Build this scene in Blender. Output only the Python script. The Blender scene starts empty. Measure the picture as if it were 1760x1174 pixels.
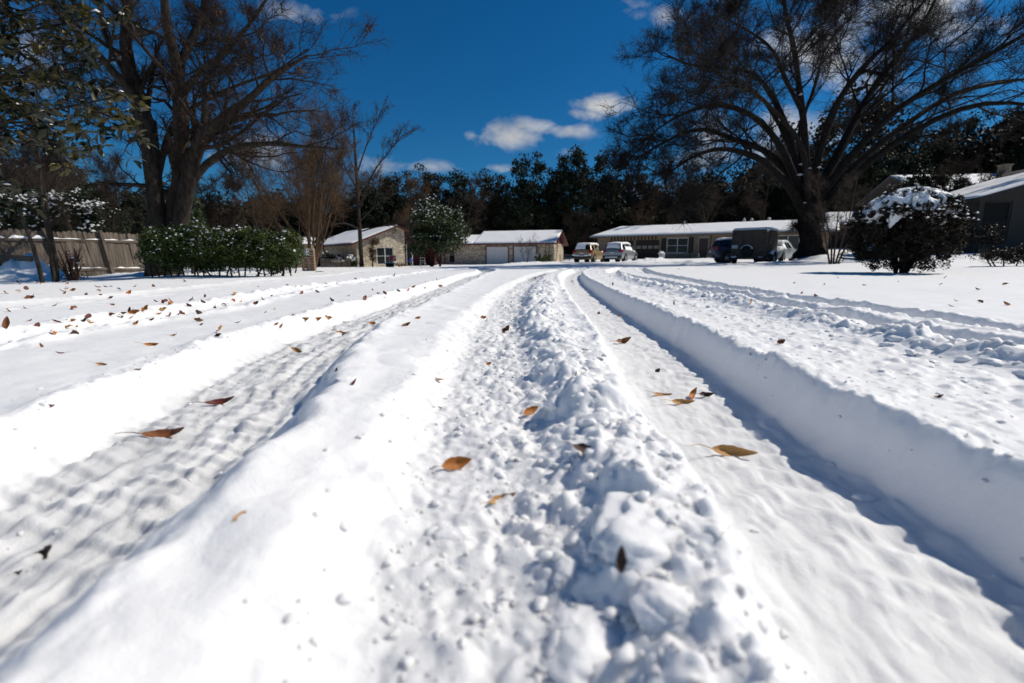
import bpy, math, numpy as np
from math import radians as R, sin, cos, tan, pi
from mathutils import Vector, Matrix
scene = bpy.context.scene
COL = scene.collection

# ------------------------------------------------------------------ camera numbers
FPX = 800.0                       # focal length in photo pixels (1760 wide)
PITCH = R(10.0)
CAM = np.array([0.0, 0.0, 0.37])
CT, ST = cos(PITCH), sin(PITCH)

def ray(px, py):
    u = (px - 880.0) / FPX
    v = -(py - 587.0) / FPX
    d = np.array([u, CT + ST * v, -ST + CT * v])
    return d / np.linalg.norm(d)

def at_y(px, py, Y):
    d = ray(px, py)
    return CAM + d * (Y / d[1])

# ------------------------------------------------------------------ noise
def hsh(ix, iy, seed):
    with np.errstate(over='ignore'):
        h = (ix.astype(np.int64).astype(np.uint32) * np.uint32(374761393)
             + iy.astype(np.int64).astype(np.uint32) * np.uint32(668265263)
             + np.uint32((seed * 2246822519 + 3266489917) & 0xffffffff))
        h = (h ^ (h >> np.uint32(13))) * np.uint32(1274126177)
        h = h ^ (h >> np.uint32(16))
        h = h * np.uint32(2654435761)
        h = h ^ (h >> np.uint32(15))
    return h.astype(np.float64) / 4294967295.0

def vnoise(x, y, seed=0):
    ix = np.floor(x); iy = np.floor(y)
    fx = x - ix; fy = y - iy
    fx = fx * fx * fx * (fx * (fx * 6 - 15) + 10); fy = fy * fy * fy * (fy * (fy * 6 - 15) + 10)
    a = hsh(ix, iy, seed); b = hsh(ix + 1, iy, seed); c = hsh(ix, iy + 1, seed); d = hsh(ix + 1, iy + 1, seed)
    return (a + (b - a) * fx) * (1 - fy) + (c + (d - c) * fx) * fy - 0.5

def fbm(x, y, seed=0, octv=4, gain=0.5):
    s = 0; a = 1.0; ca, sa = 0.8, 0.6
    for o in range(octv):
        s = s + a * vnoise(x, y, seed + o * 17)
        x, y = (x * ca - y * sa) * 2.03 + 3.1, (x * sa + y * ca) * 2.03 + 1.7
        a *= gain
    return s

def bumps(x, y, cell, seed, dens=0.8, flat=0.6):
    """rounded lumps of random size, height in metres"""
    X = x / cell; Y = y / cell
    ix = np.floor(X); iy = np.floor(Y)
    out = np.zeros_like(X)
    for dx in (-1, 0, 1):
        for dy in (-1, 0, 1):
            jx = ix + dx; jy = iy + dy
            cx = jx + hsh(jx, jy, seed); cy = jy + hsh(jx, jy, seed + 1)
            r = 0.22 + 0.62 * hsh(jx, jy, seed + 2) ** 1.6
            on = hsh(jx, jy, seed + 3) < dens
            an = hsh(jx, jy, seed + 4) * 6.283
            st = 0.75 + 0.5 * hsh(jx, jy, seed + 5)
            ax = (X - cx); ay = (Y - cy)
            bx = (ax * np.cos(an) + ay * np.sin(an)) * st; by = (-ax * np.sin(an) + ay * np.cos(an)) / st
            h2 = r * r - bx * bx - by * by
            h = np.where(on & (h2 > 0), .45 * np.sqrt(np.maximum(h2, 0)) + .75 * np.maximum(h2, 0) / r, 0)
            out = np.maximum(out, h)
    return out * cell * flat

def sstep(a, b, x):
    t = np.clip((x - a) / (b - a), 0, 1)
    return t * t * (3 - 2 * t)

# ------------------------------------------------------------------ terrain
_ctl = [  # x, y, z of the lie of the land (snow surface)
    (0, -8, 0), (-4, 0, 0), (4, 0, 0), (0, 2, 0), (0, 6, 0), (-3, 6, -.02), (3, 6, 0), (0, 12, 0.0), (-5, 10, -.06), (5, 10, .02), (0, 18, 0), (0, 26, -.01),
    (6, 16, .03), (-4, 20, -.06), (5, 24, .02),
    (-9, 15, -.19), (-6.5, 15.5, -.14), (-13, 16, -.27), (-17, 15, -.36), (-16.5, 21, -.30), (-25, 20, -.4), (-12, 25, -.26), (-11.5, 28, -.26),
    (-12, 40, -.32), (-16, 50, -.42), (-10, 50, -.42), (-24, 52, -.5), (-7, 60, -.27), (4, 56, -.17), (0, 50, -.2), (0, 40, -.1),
    (-5, 46, -.3),
    (7, 44, .10), (11, 44, .12), (9.5, 53, .40), (16, 49, .45), (22, 45, .55), (27, 42, .75), (13.5, 30, -.08), (16.5, 30.5, .0), (15.0, 33, .10), (19, 33, .15),
    (20.5, 30, .60), (19.2, 28, .40), (18, 26, .22), (12, 24, .06), (9, 30, .0), (10.2, 12, .02), (8, 9.5, 0), (5.5, 9, 0.0), (12, 9, .05), (15, 14, .18), (18, 16, .30),
    (21, 21, .66), (28, 26, 1.0), (36, 52, 1.5), (44, 50, 2.6), (34, 40, 1.3), (38, 28, 1.4), (26, 15, .5), (40, 60, 1.6), (-40, 60, -.8), (0, 90, .0), (60, 60, 3), (20, 75, 1.0), (-30, 90, -.5), (-30, 0, -.4), (30, 0, .4),
]
_ctl = np.array(_ctl, float)

def base(x, y):
    x = np.asarray(x, float); y = np.asarray(y, float)
    num = np.zeros_like(x); den = np.zeros_like(x)
    for cx, cy, cz in _ctl:
        s = 1.0 + 0.06 * math.hypot(cx, cy)
        w = 1.0 / (((x - cx) ** 2 + (y - cy) ** 2) / (s * s) + 0.9) ** 2.2
        num += w * cz; den += w
    far = np.maximum(0, np.hypot(x, y) - 130)
    return num / den * np.clip(1 - far / 300, 0, 1) + far * 0.004

def on_ground(px, py, off=0.0):
    """point where the ray through a photo pixel meets the lie of the land"""
    d = ray(px, py)
    z = 0.0
    for _ in range(12):
        t = (z + off - CAM[2]) / d[2]
        p = CAM + d * t
        z = 0.6 * float(base(p[0], p[1])) + 0.4 * z if _ else float(base(p[0], p[1]))
    return p

def smooth_line(pts, n=70):
    P = np.array(pts, float)
    t = np.concatenate([[0], np.cumsum(np.maximum(np.hypot(*np.diff(P[:, :2], axis=0).T), 1e-3) ** 0.5)])
    u = np.linspace(0, t[-1], n)
    out = np.zeros((n, P.shape[1]))
    m = np.gradient(P, t, axis=0)
    k = np.clip(np.searchsorted(t, u, side='right') - 1, 0, len(t) - 2)
    h = t[k + 1] - t[k]; s = ((u - t[k]) / h)[:, None]; h = h[:, None]
    out = ((2 * s**3 - 3 * s**2 + 1) * P[k] + (s**3 - 2 * s**2 + s) * h * m[k]
           + (-2 * s**3 + 3 * s**2) * P[k + 1] + (s**3 - s**2) * h * m[k + 1])
    return out

def line_px(pts, off, extend=True):
    W = [on_ground(px, py, off)[:2] for px, py in pts]
    if extend:                         # carry the line on behind the camera
        a, b = np.array(W[0]), np.array(W[1]); d = (a - b) / np.linalg.norm(a - b)
        W = [a + d * 3.0, a + d * 1.0] + W
    return smooth_line(W)

def dist_line(L, x, y, reach):
    """signed distance (right of travel positive) and arc length to a polyline"""
    D = np.full(x.shape, 99.0); A = np.zeros(x.shape)
    acc = 0.0
    for i in range(len(L) - 1):
        a = L[i]; b = L[i + 1]; e = b - a; l = math.hypot(*e)
        if l < 1e-6: continue
        m = (x > min(a[0], b[0]) - reach) & (x < max(a[0], b[0]) + reach) & (y > min(a[1], b[1]) - reach) & (y < max(a[1], b[1]) + reach)
        if m.any():
            xx = x[m] - a[0]; yy = y[m] - a[1]
            t = np.clip((xx * e[0] + yy * e[1]) / (l * l), 0, 1)
            dx = xx - t * e[0]; dy = yy - t * e[1]
            d = np.hypot(dx, dy)
            sg = np.where(e[1] * xx - e[0] * yy >= 0, 1.0, -1.0)
            old = D[m]; up = d < np.abs(old)
            D[m] = np.where(up, d * sg, old)
            aa = A[m]; A[m] = np.where(up, acc + t * l, aa)
        acc += l
    return D, A

RUT_A = line_px([(110, 935), (225, 858), (335, 780), (428, 690), (562, 600), (684, 541), (766, 502), (809, 481), (836, 470), (808, 465.5), (760, 465)], -.13)
RUT_B = line_px([(1560, 1040), (1455, 920), (1278, 780), (1198, 700), (1105, 600), (1036, 540), (995, 500), (983, 482), (990, 472), (1015, 465), (1070, 461)], -.14)
RUT_C = line_px([(800, 1150), (830, 900), (842, 700), (850, 600), (862, 545), (884, 505), (905, 488), (934, 473), (975, 464), (1010, 460)], -.05)
RIDGE = line_px([(1230, 1120), (1130, 900), (1075, 790), (1012, 660), (962, 580), (940, 530), (934, 500), (952, 478)], .06)
HUMP = line_px([(260, 1080), (410, 880), (500, 780), (555, 690), (648, 600), (738, 541), (802, 502), (840, 482)], .02)
RUT_D1 = line_px([(2400, 790), (1760, 640), (1500, 583), (1300, 534), (1150, 499), (1075, 481), (1052, 470), (1075, 463)], -.10)
RUT_D2 = line_px([(2400, 720), (1760, 603), (1500, 558), (1300, 521), (1185, 494), (1120, 477), (1100, 466)], -.12, True)
RIDGE_D = line_px([(2400, 752), (1760, 618), (1500, 569), (1300, 526), (1180, 500), (1085, 480), (1065, 470)], .03)
RUT_E1 = line_px([(-500, 690), (0, 592), (250, 552), (480, 507), (640, 483), (720, 471), (790, 463)], -.03)
RUT_E2 = line_px([(-500, 600), (0, 532), (250, 508), (480, 481), (620, 468), (700, 463)], -.03)

def ground_z(x, y, detail=True):
    x = np.asarray(x, float); y = np.asarray(y, float)
    z = base(x, y)
    r = np.hypot(x, y)
    near = r < 34
    xs = x[near]; ys = y[near]; rs = r[near]
    wob = fbm(xs * 1.7, ys * 1.7, 5, 3) * 0.05
    wobf = fbm(xs * 9, ys * 9, 9, 3) * 0.035
    rut = np.zeros_like(xs)
    add = np.zeros_like(xs)
    lump = np.zeros_like(xs)                      # where the snow is churned
    fade = np.clip(1.15 - rs / 60, 0.5, 1)
    def cut(L, depth, hw, wl, wr, rough=1.0, fl=1.0, rim=0.012, floor=0.0, cr=0.35):
        nonlocal rut, add, lump
        s, a = dist_line(L, xs, ys, 1.3)
        s = s + wob * rough * 0.6 + wobf * rough * fl
        al = np.abs(s)
        wall = np.where(s < 0, wl, wr)
        k = 1 - sstep(0, 1, (al - hw) / wall)
        rut = np.maximum(rut, k * (depth + floor * 0))
        rm = np.exp(-((al - hw - wall * 0.95) / 0.07) ** 2)
        add += rim * rm * (0.6 + 1.6 * fbm(xs * 6, ys * 6, 31, 2))
        lump = np.maximum(lump, rm * cr)
        return s, a, k
    sA, aA, kA = cut(RUT_A, .105, .17, .19, .20, rough=.7)
    sB, aB, kB = cut(RUT_B, .150, .20, .12, .085, rough=.9, fl=.45, rim=.014, cr=.55)
    sC, aC, kC = cut(RUT_C, .055, .10, .17, .15, rim=0)
    s1, a1, k1 = cut(RUT_D1, .12, .11, .10, .10, cr=.6)
    s2, a2, k2 = cut(RUT_D2, .14, .12, .10, .08, cr=.6)
    e1, f1, g1 = cut(RUT_E1, .05, .10, .22, .22, rough=1.2, rim=.022, cr=.35)
    e2, f2, g2 = cut(RUT_E2, .035, .10, .32, .32, rough=1.2, rim=.012, cr=.15)
    # churned ridge between the ruts, with ridge lumps
    sr, ar = dist_line(RIDGE, xs, ys, 1.0)
    rr = np.exp(-(sr / .15) ** 2)
    add += .014 * rr * (1 + 1.2 * fbm(xs * 4, ys * 4, 77, 2)) * (1 - kB)
    sh, ah = dist_line(HUMP, xs, ys, 1.2)
    hh = np.exp(-(sh / np.where(sh > 0, .40, .10)) ** 2)
    tilt = .026 * (1 - sstep(.1, .80, sA)) * (sA > 0) * (1 - kA) * (1 - kC)
    add += tilt
    sd, ad = dist_line(RIDGE_D, xs, ys, 1.0)
    rd = np.exp(-(sd / .10) ** 2)
    add += .045 * rd * (1 + 1.0 * fbm(xs * 3, ys * 3, 78, 2))
    midz = sstep(-.30, -.12, sC) * (1 - sstep(.30, .5, sC)) * (ys > -1) * (ys < 15)
    lump = np.maximum(lump, np.maximum(midz * .8, np.maximum(rr * 1.0, rd * 1.0)))
    lump = lump * (1 - kA) * (1 - kB * .92) * (1 - k1 * .7) * (1 - k2 * .8) * (1 - hh * .75)
    zz = z[near] - rut * fade + add
    if detail:
        m = (lump > .03) & (rs < 24)
        xm = xs[m]; ym = ys[m]; lm = lump[m]
        wx = xm + fbm(xm * 14, ym * 14, 3, 2) * .03; wy = ym + fbm(xm * 14, ym * 14, 4, 2) * .03
        big = bumps(wx, wy, .15, 11, .40, .30) * np.clip(rr[m] * 1.4 + rd[m] * .6, 0, 1)
        mid = bumps(wx, wy, .072, 21, .58, .44)
        sml = bumps(wx, wy, .034, 31, .7, .62)
        tin = bumps(wx, wy, .016, 41, .7, .6)
        lf = np.clip(lm * 1.5, 0, 1)
        zz[m] += big * lf + mid * lm * .75 + sml * lm * .8 + tin * lf * .7 + (fbm(xm * 40, ym * 40, 8, 2) * .006 + fbm(xm * 95, ym * 95, 9, 2) * .003) * lf
        # loose crumbs thrown on the flat snow beside the ruts on the right
        bank = np.exp(-((sB - .62) / .40) ** 2) * (sB > .15) + .6 * np.exp(-((s1 + .38) / .3) ** 2)
        m = (bank > .05) & (rs < 14)
        xm = xs[m]; ym = ys[m]; b = bank[m]
        zz[m] += bumps(xm, ym, .055, 51, .28, .35) * b * .7 + bumps(xm, ym, .022, 61, .40, .45) * b * .7 + bumps(xm, ym, .15, 71, .3, .12) * b
        # tyre tread in the packed floors
        m = (kA > .25) & (rs < 20)
        xm = xs[m]; ym = ys[m]; q = kA[m]
        zz[m] += q * (.005 * np.sin(sA[m] * 75 + fbm(xm * 5, ym * 5, 91, 2) * 2) + .010 * np.maximum(0, np.sin(aA[m] * 95 + sA[m] * 30)) * np.clip(.6 + fbm(xm * 8, ym * 8, 96, 2) * 2, 0, 1)
                      + fbm(sA[m] * 30, aA[m] * 6, 92, 4) * .013 + bumps(xm, ym, .05, 93, .25, .35) * .6)
        m = (kB > .25) & (rs < 20)
        xm = xs[m]; ym = ys[m]; q = kB[m]
        tre = np.sin(aB[m] * 60 + np.abs(sB[m]) * 28 + fbm(xm * 3, ym * 3, 99, 2) * 2)
        zz[m] += q * (.0045 * tre * np.clip(.8 + 2 * fbm(xm * 5, ym * 5, 97, 2), .1, 1.2) + fbm(xm * 12, ym * 12, 94, 3) * .005 + fbm(sB[m] * 34, aB[m] * 7, 98, 4) * .007 + bumps(xm, ym, .03, 95, .15, .4) * .5)
        # breath of wind over the flat snow, hump slumps
        zz += fbm(xs * .9, ys * .9, 101, 3) * .018 + fbm(xs * 7, ys * 7, 103, 3) * .0045 * (1 - kB) + fbm(xs * 3.1, ys * 9, 105, 3) * .006
        m = (rs < 16)
        zz[m] += hh[m] * (fbm(xs[m] * 4, ys[m] * 4, 107, 2) * .006 + fbm(xs[m] * 22, ys[m] * 22, 117, 4) * .007 * sstep(.0, .35, sh[m]) + bumps(xs[m], ys[m], .13, 109, .12, .08))
    z = z.copy(); z[near] = zz
    # drifts against the fence and at things' feet
    for gx, gy, gs, gh in DRIFTS:
        d2 = ((x - gx) ** 2 + ((y - gy) * 1.3) ** 2) / (gs * gs)
        m = d2 < 9
        z[m] += gh * np.exp(-d2[m]) * (1 + .5 * fbm(x[m] * 2.5, y[m] * 2.5, 201, 3))
    far = ~near
    z[far] += fbm(x[far] * .25, y[far] * .25, 111, 3) * .05
    return z

def _gp(px, Y):
    p = at_y(px, 450, Y); return p[0], Y
DRIFTS = [(*_gp(62, 16.2), .9, .55), (*_gp(20, 15.8), .8, .35), (*_gp(245, 17.5), 1.0, .18), (*_gp(205, 18.5), .8, .15), (*_gp(1195, 32), 1.3, .25), (*_gp(1395, 29.3), 1.0, .22),
          (*_gp(1420, 29.5), .8, .2), (*_gp(1130, 38), 2.0, .35), (*_gp(320, 16.0), 1.6, .10), (*_gp(905, 46), 3.0, .25), (*_gp(1000, 34), 3.0, .10), (*_gp(1300, 27.5), 3.2, .12)]

def gz(x, y):
    return float(ground_z(np.array([x], float), np.array([y], float))[0])

# ------------------------------------------------------------------ materials
MATS = {}
def mat(name, col, rough=.7, col2=None, nscale=4.0, bump=0.0, bscale=20.0, metal=0.0, spec=.5, coords='Object', stretch=(1, 1, 1), lo=.35, hi=.65):
    if name in MATS: return MATS[name]
    m = bpy.data.materials.new(name); m.use_nodes = True
    nt = m.node_tree; b = nt.nodes['Principled BSDF']
    b.inputs['Base Color'].default_value = (*col, 1); b.inputs['Roughness'].default_value = rough
    b.inputs['Metallic'].default_value = metal; b.inputs['Specular IOR Level'].default_value = spec
    tc = nt.nodes.new('ShaderNodeTexCoord'); mp = nt.nodes.new('ShaderNodeMapping')
    mp.inputs['Scale'].default_value = stretch
    nt.links.new(tc.outputs[coords], mp.inputs['Vector'])
    if col2 is not None:
        n = nt.nodes.new('ShaderNodeTexNoise'); n.inputs['Scale'].default_value = nscale; n.inputs['Detail'].default_value = 5
        nt.links.new(mp.outputs[0], n.inputs['Vector'])
        r = nt.nodes.new('ShaderNodeValToRGB'); r.color_ramp.elements[0].position = lo; r.color_ramp.elements[1].position = hi
        r.color_ramp.elements[0].color = (*col, 1); r.color_ramp.elements[1].color = (*col2, 1)
        nt.links.new(n.outputs['Fac'], r.inputs[0]); nt.links.new(r.outputs[0], b.inputs['Base Color'])
    if bump > 0:
        n2 = nt.nodes.new('ShaderNodeTexNoise'); n2.inputs['Scale'].default_value = bscale; n2.inputs['Detail'].default_value = 4
        nt.links.new(mp.outputs[0], n2.inputs['Vector'])
        bp = nt.nodes.new('ShaderNodeBump'); bp.inputs['Strength'].default_value = bump; bp.inputs['Distance'].default_value = .02
        nt.links.new(n2.outputs['Fac'], bp.inputs['Height']); nt.links.new(bp.outputs[0], b.inputs['Normal'])
    MATS[name] = m
    return m

def snow_material(name='snow', dirty=False):
    m = bpy.data.materials.new(name); m.use_nodes = True
    nt = m.node_tree; b = nt.nodes['Principled BSDF']; L = nt.links
    b.inputs['Roughness'].default_value = .55; b.inputs['Specular IOR Level'].default_value = .25
    b.inputs['Base Color'].default_value = (.91, .905, .895, 1)
    b.inputs['Subsurface Weight'].default_value = .75; b.inputs['Subsurface Radius'].default_value = (1.0, 1.0, 1.0); b.inputs['Subsurface Scale'].default_value = .016
    geo = nt.nodes.new('ShaderNodeNewGeometry')
    n1 = nt.nodes.new('ShaderNodeTexNoise'); n1.inputs['Scale'].default_value = 260; n1.inputs['Detail'].default_value = 3
    n2 = nt.nodes.new('ShaderNodeTexNoise'); n2.inputs['Scale'].default_value = 45; n2.inputs['Detail'].default_value = 6
    n2.inputs['Roughness'].default_value = .65
    ad = nt.nodes.new('ShaderNodeMath'); ad.operation = 'MULTIPLY_ADD'; ad.inputs[1].default_value = .35
    for n in (n1, n2): L.new(geo.outputs['Position'], n.inputs['Vector'])
    L.new(n1.outputs['Fac'], ad.inputs[0]); L.new(n2.outputs['Fac'], ad.inputs[2])
    bp = nt.nodes.new('ShaderNodeBump'); bp.inputs['Strength'].default_value = .55; bp.inputs['Distance'].default_value = .006
    L.new(ad.outputs[0], bp.inputs['Height']); L.new(bp.outputs[0], b.inputs['Normal'])
    if dirty:
        at = nt.nodes.new('ShaderNodeAttribute'); at.attribute_name = 'packed'
        mx = nt.nodes.new('ShaderNodeMix'); mx.data_type = 'RGBA'
        n3 = nt.nodes.new('ShaderNodeTexNoise'); n3.inputs['Scale'].default_value = 7; n3.inputs['Detail'].default_value = 7
        L.new(geo.outputs['Position'], n3.inputs['Vector'])
        mu = nt.nodes.new('ShaderNodeMath'); mu.operation = 'MULTIPLY'
        L.new(at.outputs['Fac'], mu.inputs[0]); L.new(n3.outputs['Fac'], mu.inputs[1])
        L.new(mu.outputs[0], mx.inputs[0])
        mx.inputs[6].default_value = (.91, .905, .895, 1); mx.inputs[7].default_value = (.34, .35, .36, 1)
        L.new(mx.outputs[2], b.inputs['Base Color'])
        at2 = nt.nodes.new('ShaderNodeAttribute'); at2.attribute_name = 'bare'
        mx2 = nt.nodes.new('ShaderNodeMix'); mx2.data_type = 'RGBA'
        L.new(at2.outputs['Fac'], mx2.inputs[0]); L.new(mx.outputs[2], mx2.inputs[6]); mx2.inputs[7].default_value = (.05, .048, .045, 1)
        L.new(mx2.outputs[2], b.inputs['Base Color'])
    MATS[name] = m
    return m

# ------------------------------------------------------------------ objects
def link(o, parent=None):
    COL.objects.link(o)
    if parent is not None: o.parent = parent
    return o

def tag(o, label=None, cat=None, group=None, kind=None):
    if label: o['label'] = label
    if cat: o['category'] = cat
    if group: o['group'] = group
    if kind: o['kind'] = kind
    return o

def thing(name, label, cat, loc=(0, 0, 0), rz=0.0, group=None):
    o = bpy.data.objects.new(name, None); o.empty_display_size = .2
    link(o); o.location = loc; o.rotation_euler = (0, 0, rz)
    return tag(o, label, cat, group)

def npmesh(name, V, F, m=None, parent=None, smooth=True):
    """V (n,3) float; F (m,3) or (m,4) int, or a list of such arrays"""
    Fs = F if isinstance(F, list) else [F]
    Fs = [np.asarray(f, np.int32) for f in Fs if len(f)]
    me = bpy.data.meshes.new(name)
    V = np.asarray(V, np.float32)
    me.vertices.add(len(V)); me.vertices.foreach_set('co', V.ravel())
    tot = np.concatenate([np.full(len(f), f.shape[1], np.int32) for f in Fs])
    idx = np.concatenate([f.ravel() for f in Fs])
    st = np.concatenate([[0], np.cumsum(tot)[:-1]]).astype(np.int32)
    me.loops.add(len(idx)); me.loops.foreach_set('vertex_index', idx)
    me.polygons.add(len(tot)); me.polygons.foreach_set('loop_start', st)
    me.polygons.foreach_set('loop_total', tot)
    if smooth: me.polygons.foreach_set('use_smooth', np.ones(len(tot), bool))
    me.update(calc_edges=True)
    if m: me.materials.append(m)
    o = bpy.data.objects.new(name, me)
    return link(o, parent)

class MB:
    def __init__(s): s.v = []; s.f = []
    def add(s, V, F):
        n = len(s.v); s.v += [tuple(map(float, p)) for p in V]; s.f += [tuple(int(i) + n for i in f) for f in F]; return s
    def box(s, x0, x1, y0, y1, z0, z1):
        return s.add([(x0, y0, z0), (x1, y0, z0), (x1, y1, z0), (x0, y1, z0), (x0, y0, z1), (x1, y0, z1), (x1, y1, z1), (x0, y1, z1)],
                     [(0, 3, 2, 1), (4, 5, 6, 7), (0, 1, 5, 4), (1, 2, 6, 5), (2, 3, 7, 6), (3, 0, 4, 7)])
    def prism(s, poly, axis, a, b):
        """poly: list of 2D points extruded along axis 'x','y' or 'z' from a to b"""
        n = len(poly)
        def mk(p, t): return {'x': (t, p[0], p[1]), 'y': (p[0], t, p[1]), 'z': (p[0], p[1], t)}[axis]
        V = [mk(p, a) for p in poly] + [mk(p, b) for p in poly]
        F = [tuple(range(n))[::-1], tuple(range(n, 2 * n))] + [(i, (i + 1) % n, n + (i + 1) % n, n + i) for i in range(n)]
        return s.add(V, F)
    def lathe(s, prof, c=(0, 0, 0), axis='z', n=20):
        V = []; F = []
        for (r, h) in prof:
            for k in range(n):
                a = 2 * pi * k / n
                p = (r * cos(a), r * sin(a), h)
                if axis == 'x': p = (h, r * cos(a), r * sin(a))
                if axis == 'y': p = (r * cos(a), h, r * sin(a))
                V.append((p[0] + c[0], p[1] + c[1], p[2] + c[2]))
        for j in range(len(prof) - 1):
            for k in range(n):
                F.append((j * n + k, j * n + (k + 1) % n, (j + 1) * n + (k + 1) % n, (j + 1) * n + k))
        return s.add(V, F)
    def tube(s, pts, rad, n=8, caps=True):
        pts = np.array(pts, float); rad = np.broadcast_to(np.array(rad, float), (len(pts),))
        V, F = tubes(pts[None], rad[None], n)
        s.add(V, F)
        return s
    def build(s, name, m, parent=None, smooth=False, bevel=0.0):
        me = bpy.data.meshes.new(name); me.from_pydata(s.v, [], s.f); me.update()
        if m: me.materials.append(m)
        if smooth:
            me.polygons.foreach_set('use_smooth', [True] * len(me.polygons))
        o = bpy.data.objects.new(name, me); link(o, parent)
        if bevel > 0:
            b = o.modifiers.new('bevel', 'BEVEL'); b.width = bevel; b.segments = 2; b.limit_method = 'ANGLE'
        return o

def tubes(P, Rr, sides):
    """P (N,m,3) polylines, Rr (N,m) radii -> verts, quads"""
    N, m, _ = P.shape
    T = np.gradient(P, axis=1); T /= np.linalg.norm(T, axis=2, keepdims=True) + 1e-9
    mean = T.mean(axis=1)
    ref = np.where(np.abs(mean[:, 2:3]) < .75, np.array([[0, 0, 1.0]]), np.array([[1.0, 0, 0]]))
    ref = ref[:, None, :]
    U = ref - (ref * T).sum(2, keepdims=True) * T; U /= np.linalg.norm(U, axis=2, keepdims=True) + 1e-9
    W = np.cross(T, U)
    a = np.arange(sides) * 2 * pi / sides
    V = P[:, :, None, :] + Rr[:, :, None, None] * (U[:, :, None, :] * np.cos(a)[None, None, :, None] + W[:, :, None, :] * np.sin(a)[None, None, :, None])
    V = V.reshape(-1, 3)
    i = np.arange(N)[:, None, None] * m * sides; j = np.arange(m - 1)[None, :, None] * sides; k = np.arange(sides)[None, None, :]
    k2 = (k + 1) % sides
    F = np.stack([i + j + k, i + j + k2, i + j + sides + k2, i + j + sides + k], -1).reshape(-1, 4)
    return V, F

def copy_tree(o, parent=None, **kw):
    c = o.copy(); COL.objects.link(c)
    if parent is not None: c.parent = parent
    for ch in list(o.children): copy_tree(ch, c)
    return c

# ------------------------------------------------------------------ camera, sky, sun
cam = bpy.data.cameras.new('camera'); co = bpy.data.objects.new('camera', cam); link(co)
co.location = CAM; co.rotation_euler = (pi / 2 - PITCH, 0, 0)
cam.sensor_width = 36; cam.lens = FPX / 1760 * 36; cam.clip_start = .03; cam.clip_end = 3000
cam.dof.use_dof = True; cam.dof.focus_distance = 2.9; cam.dof.aperture_fstop = 2.5
scene.camera = co

SUN_AZ, SUN_EL = R(75), R(44)
sdir = Vector((cos(SUN_EL) * sin(SUN_AZ), cos(SUN_EL) * cos(SUN_AZ), sin(SUN_EL)))
sl = bpy.data.lights.new('sun', 'SUN'); sl.energy = 3.9; sl.angle = R(.55); sl.color = (1.0, .935, .83)
so = bpy.data.objects.new('sun', sl); link(so); so.rotation_euler = sdir.to_track_quat('Z', 'Y').to_euler()

scene.view_settings.view_transform = 'Standard'; scene.view_settings.look = 'None'
scene.view_settings.exposure = 0.08; scene.view_settings.gamma = 1.0; scene.view_settings.use_curve_mapping = False

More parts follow.
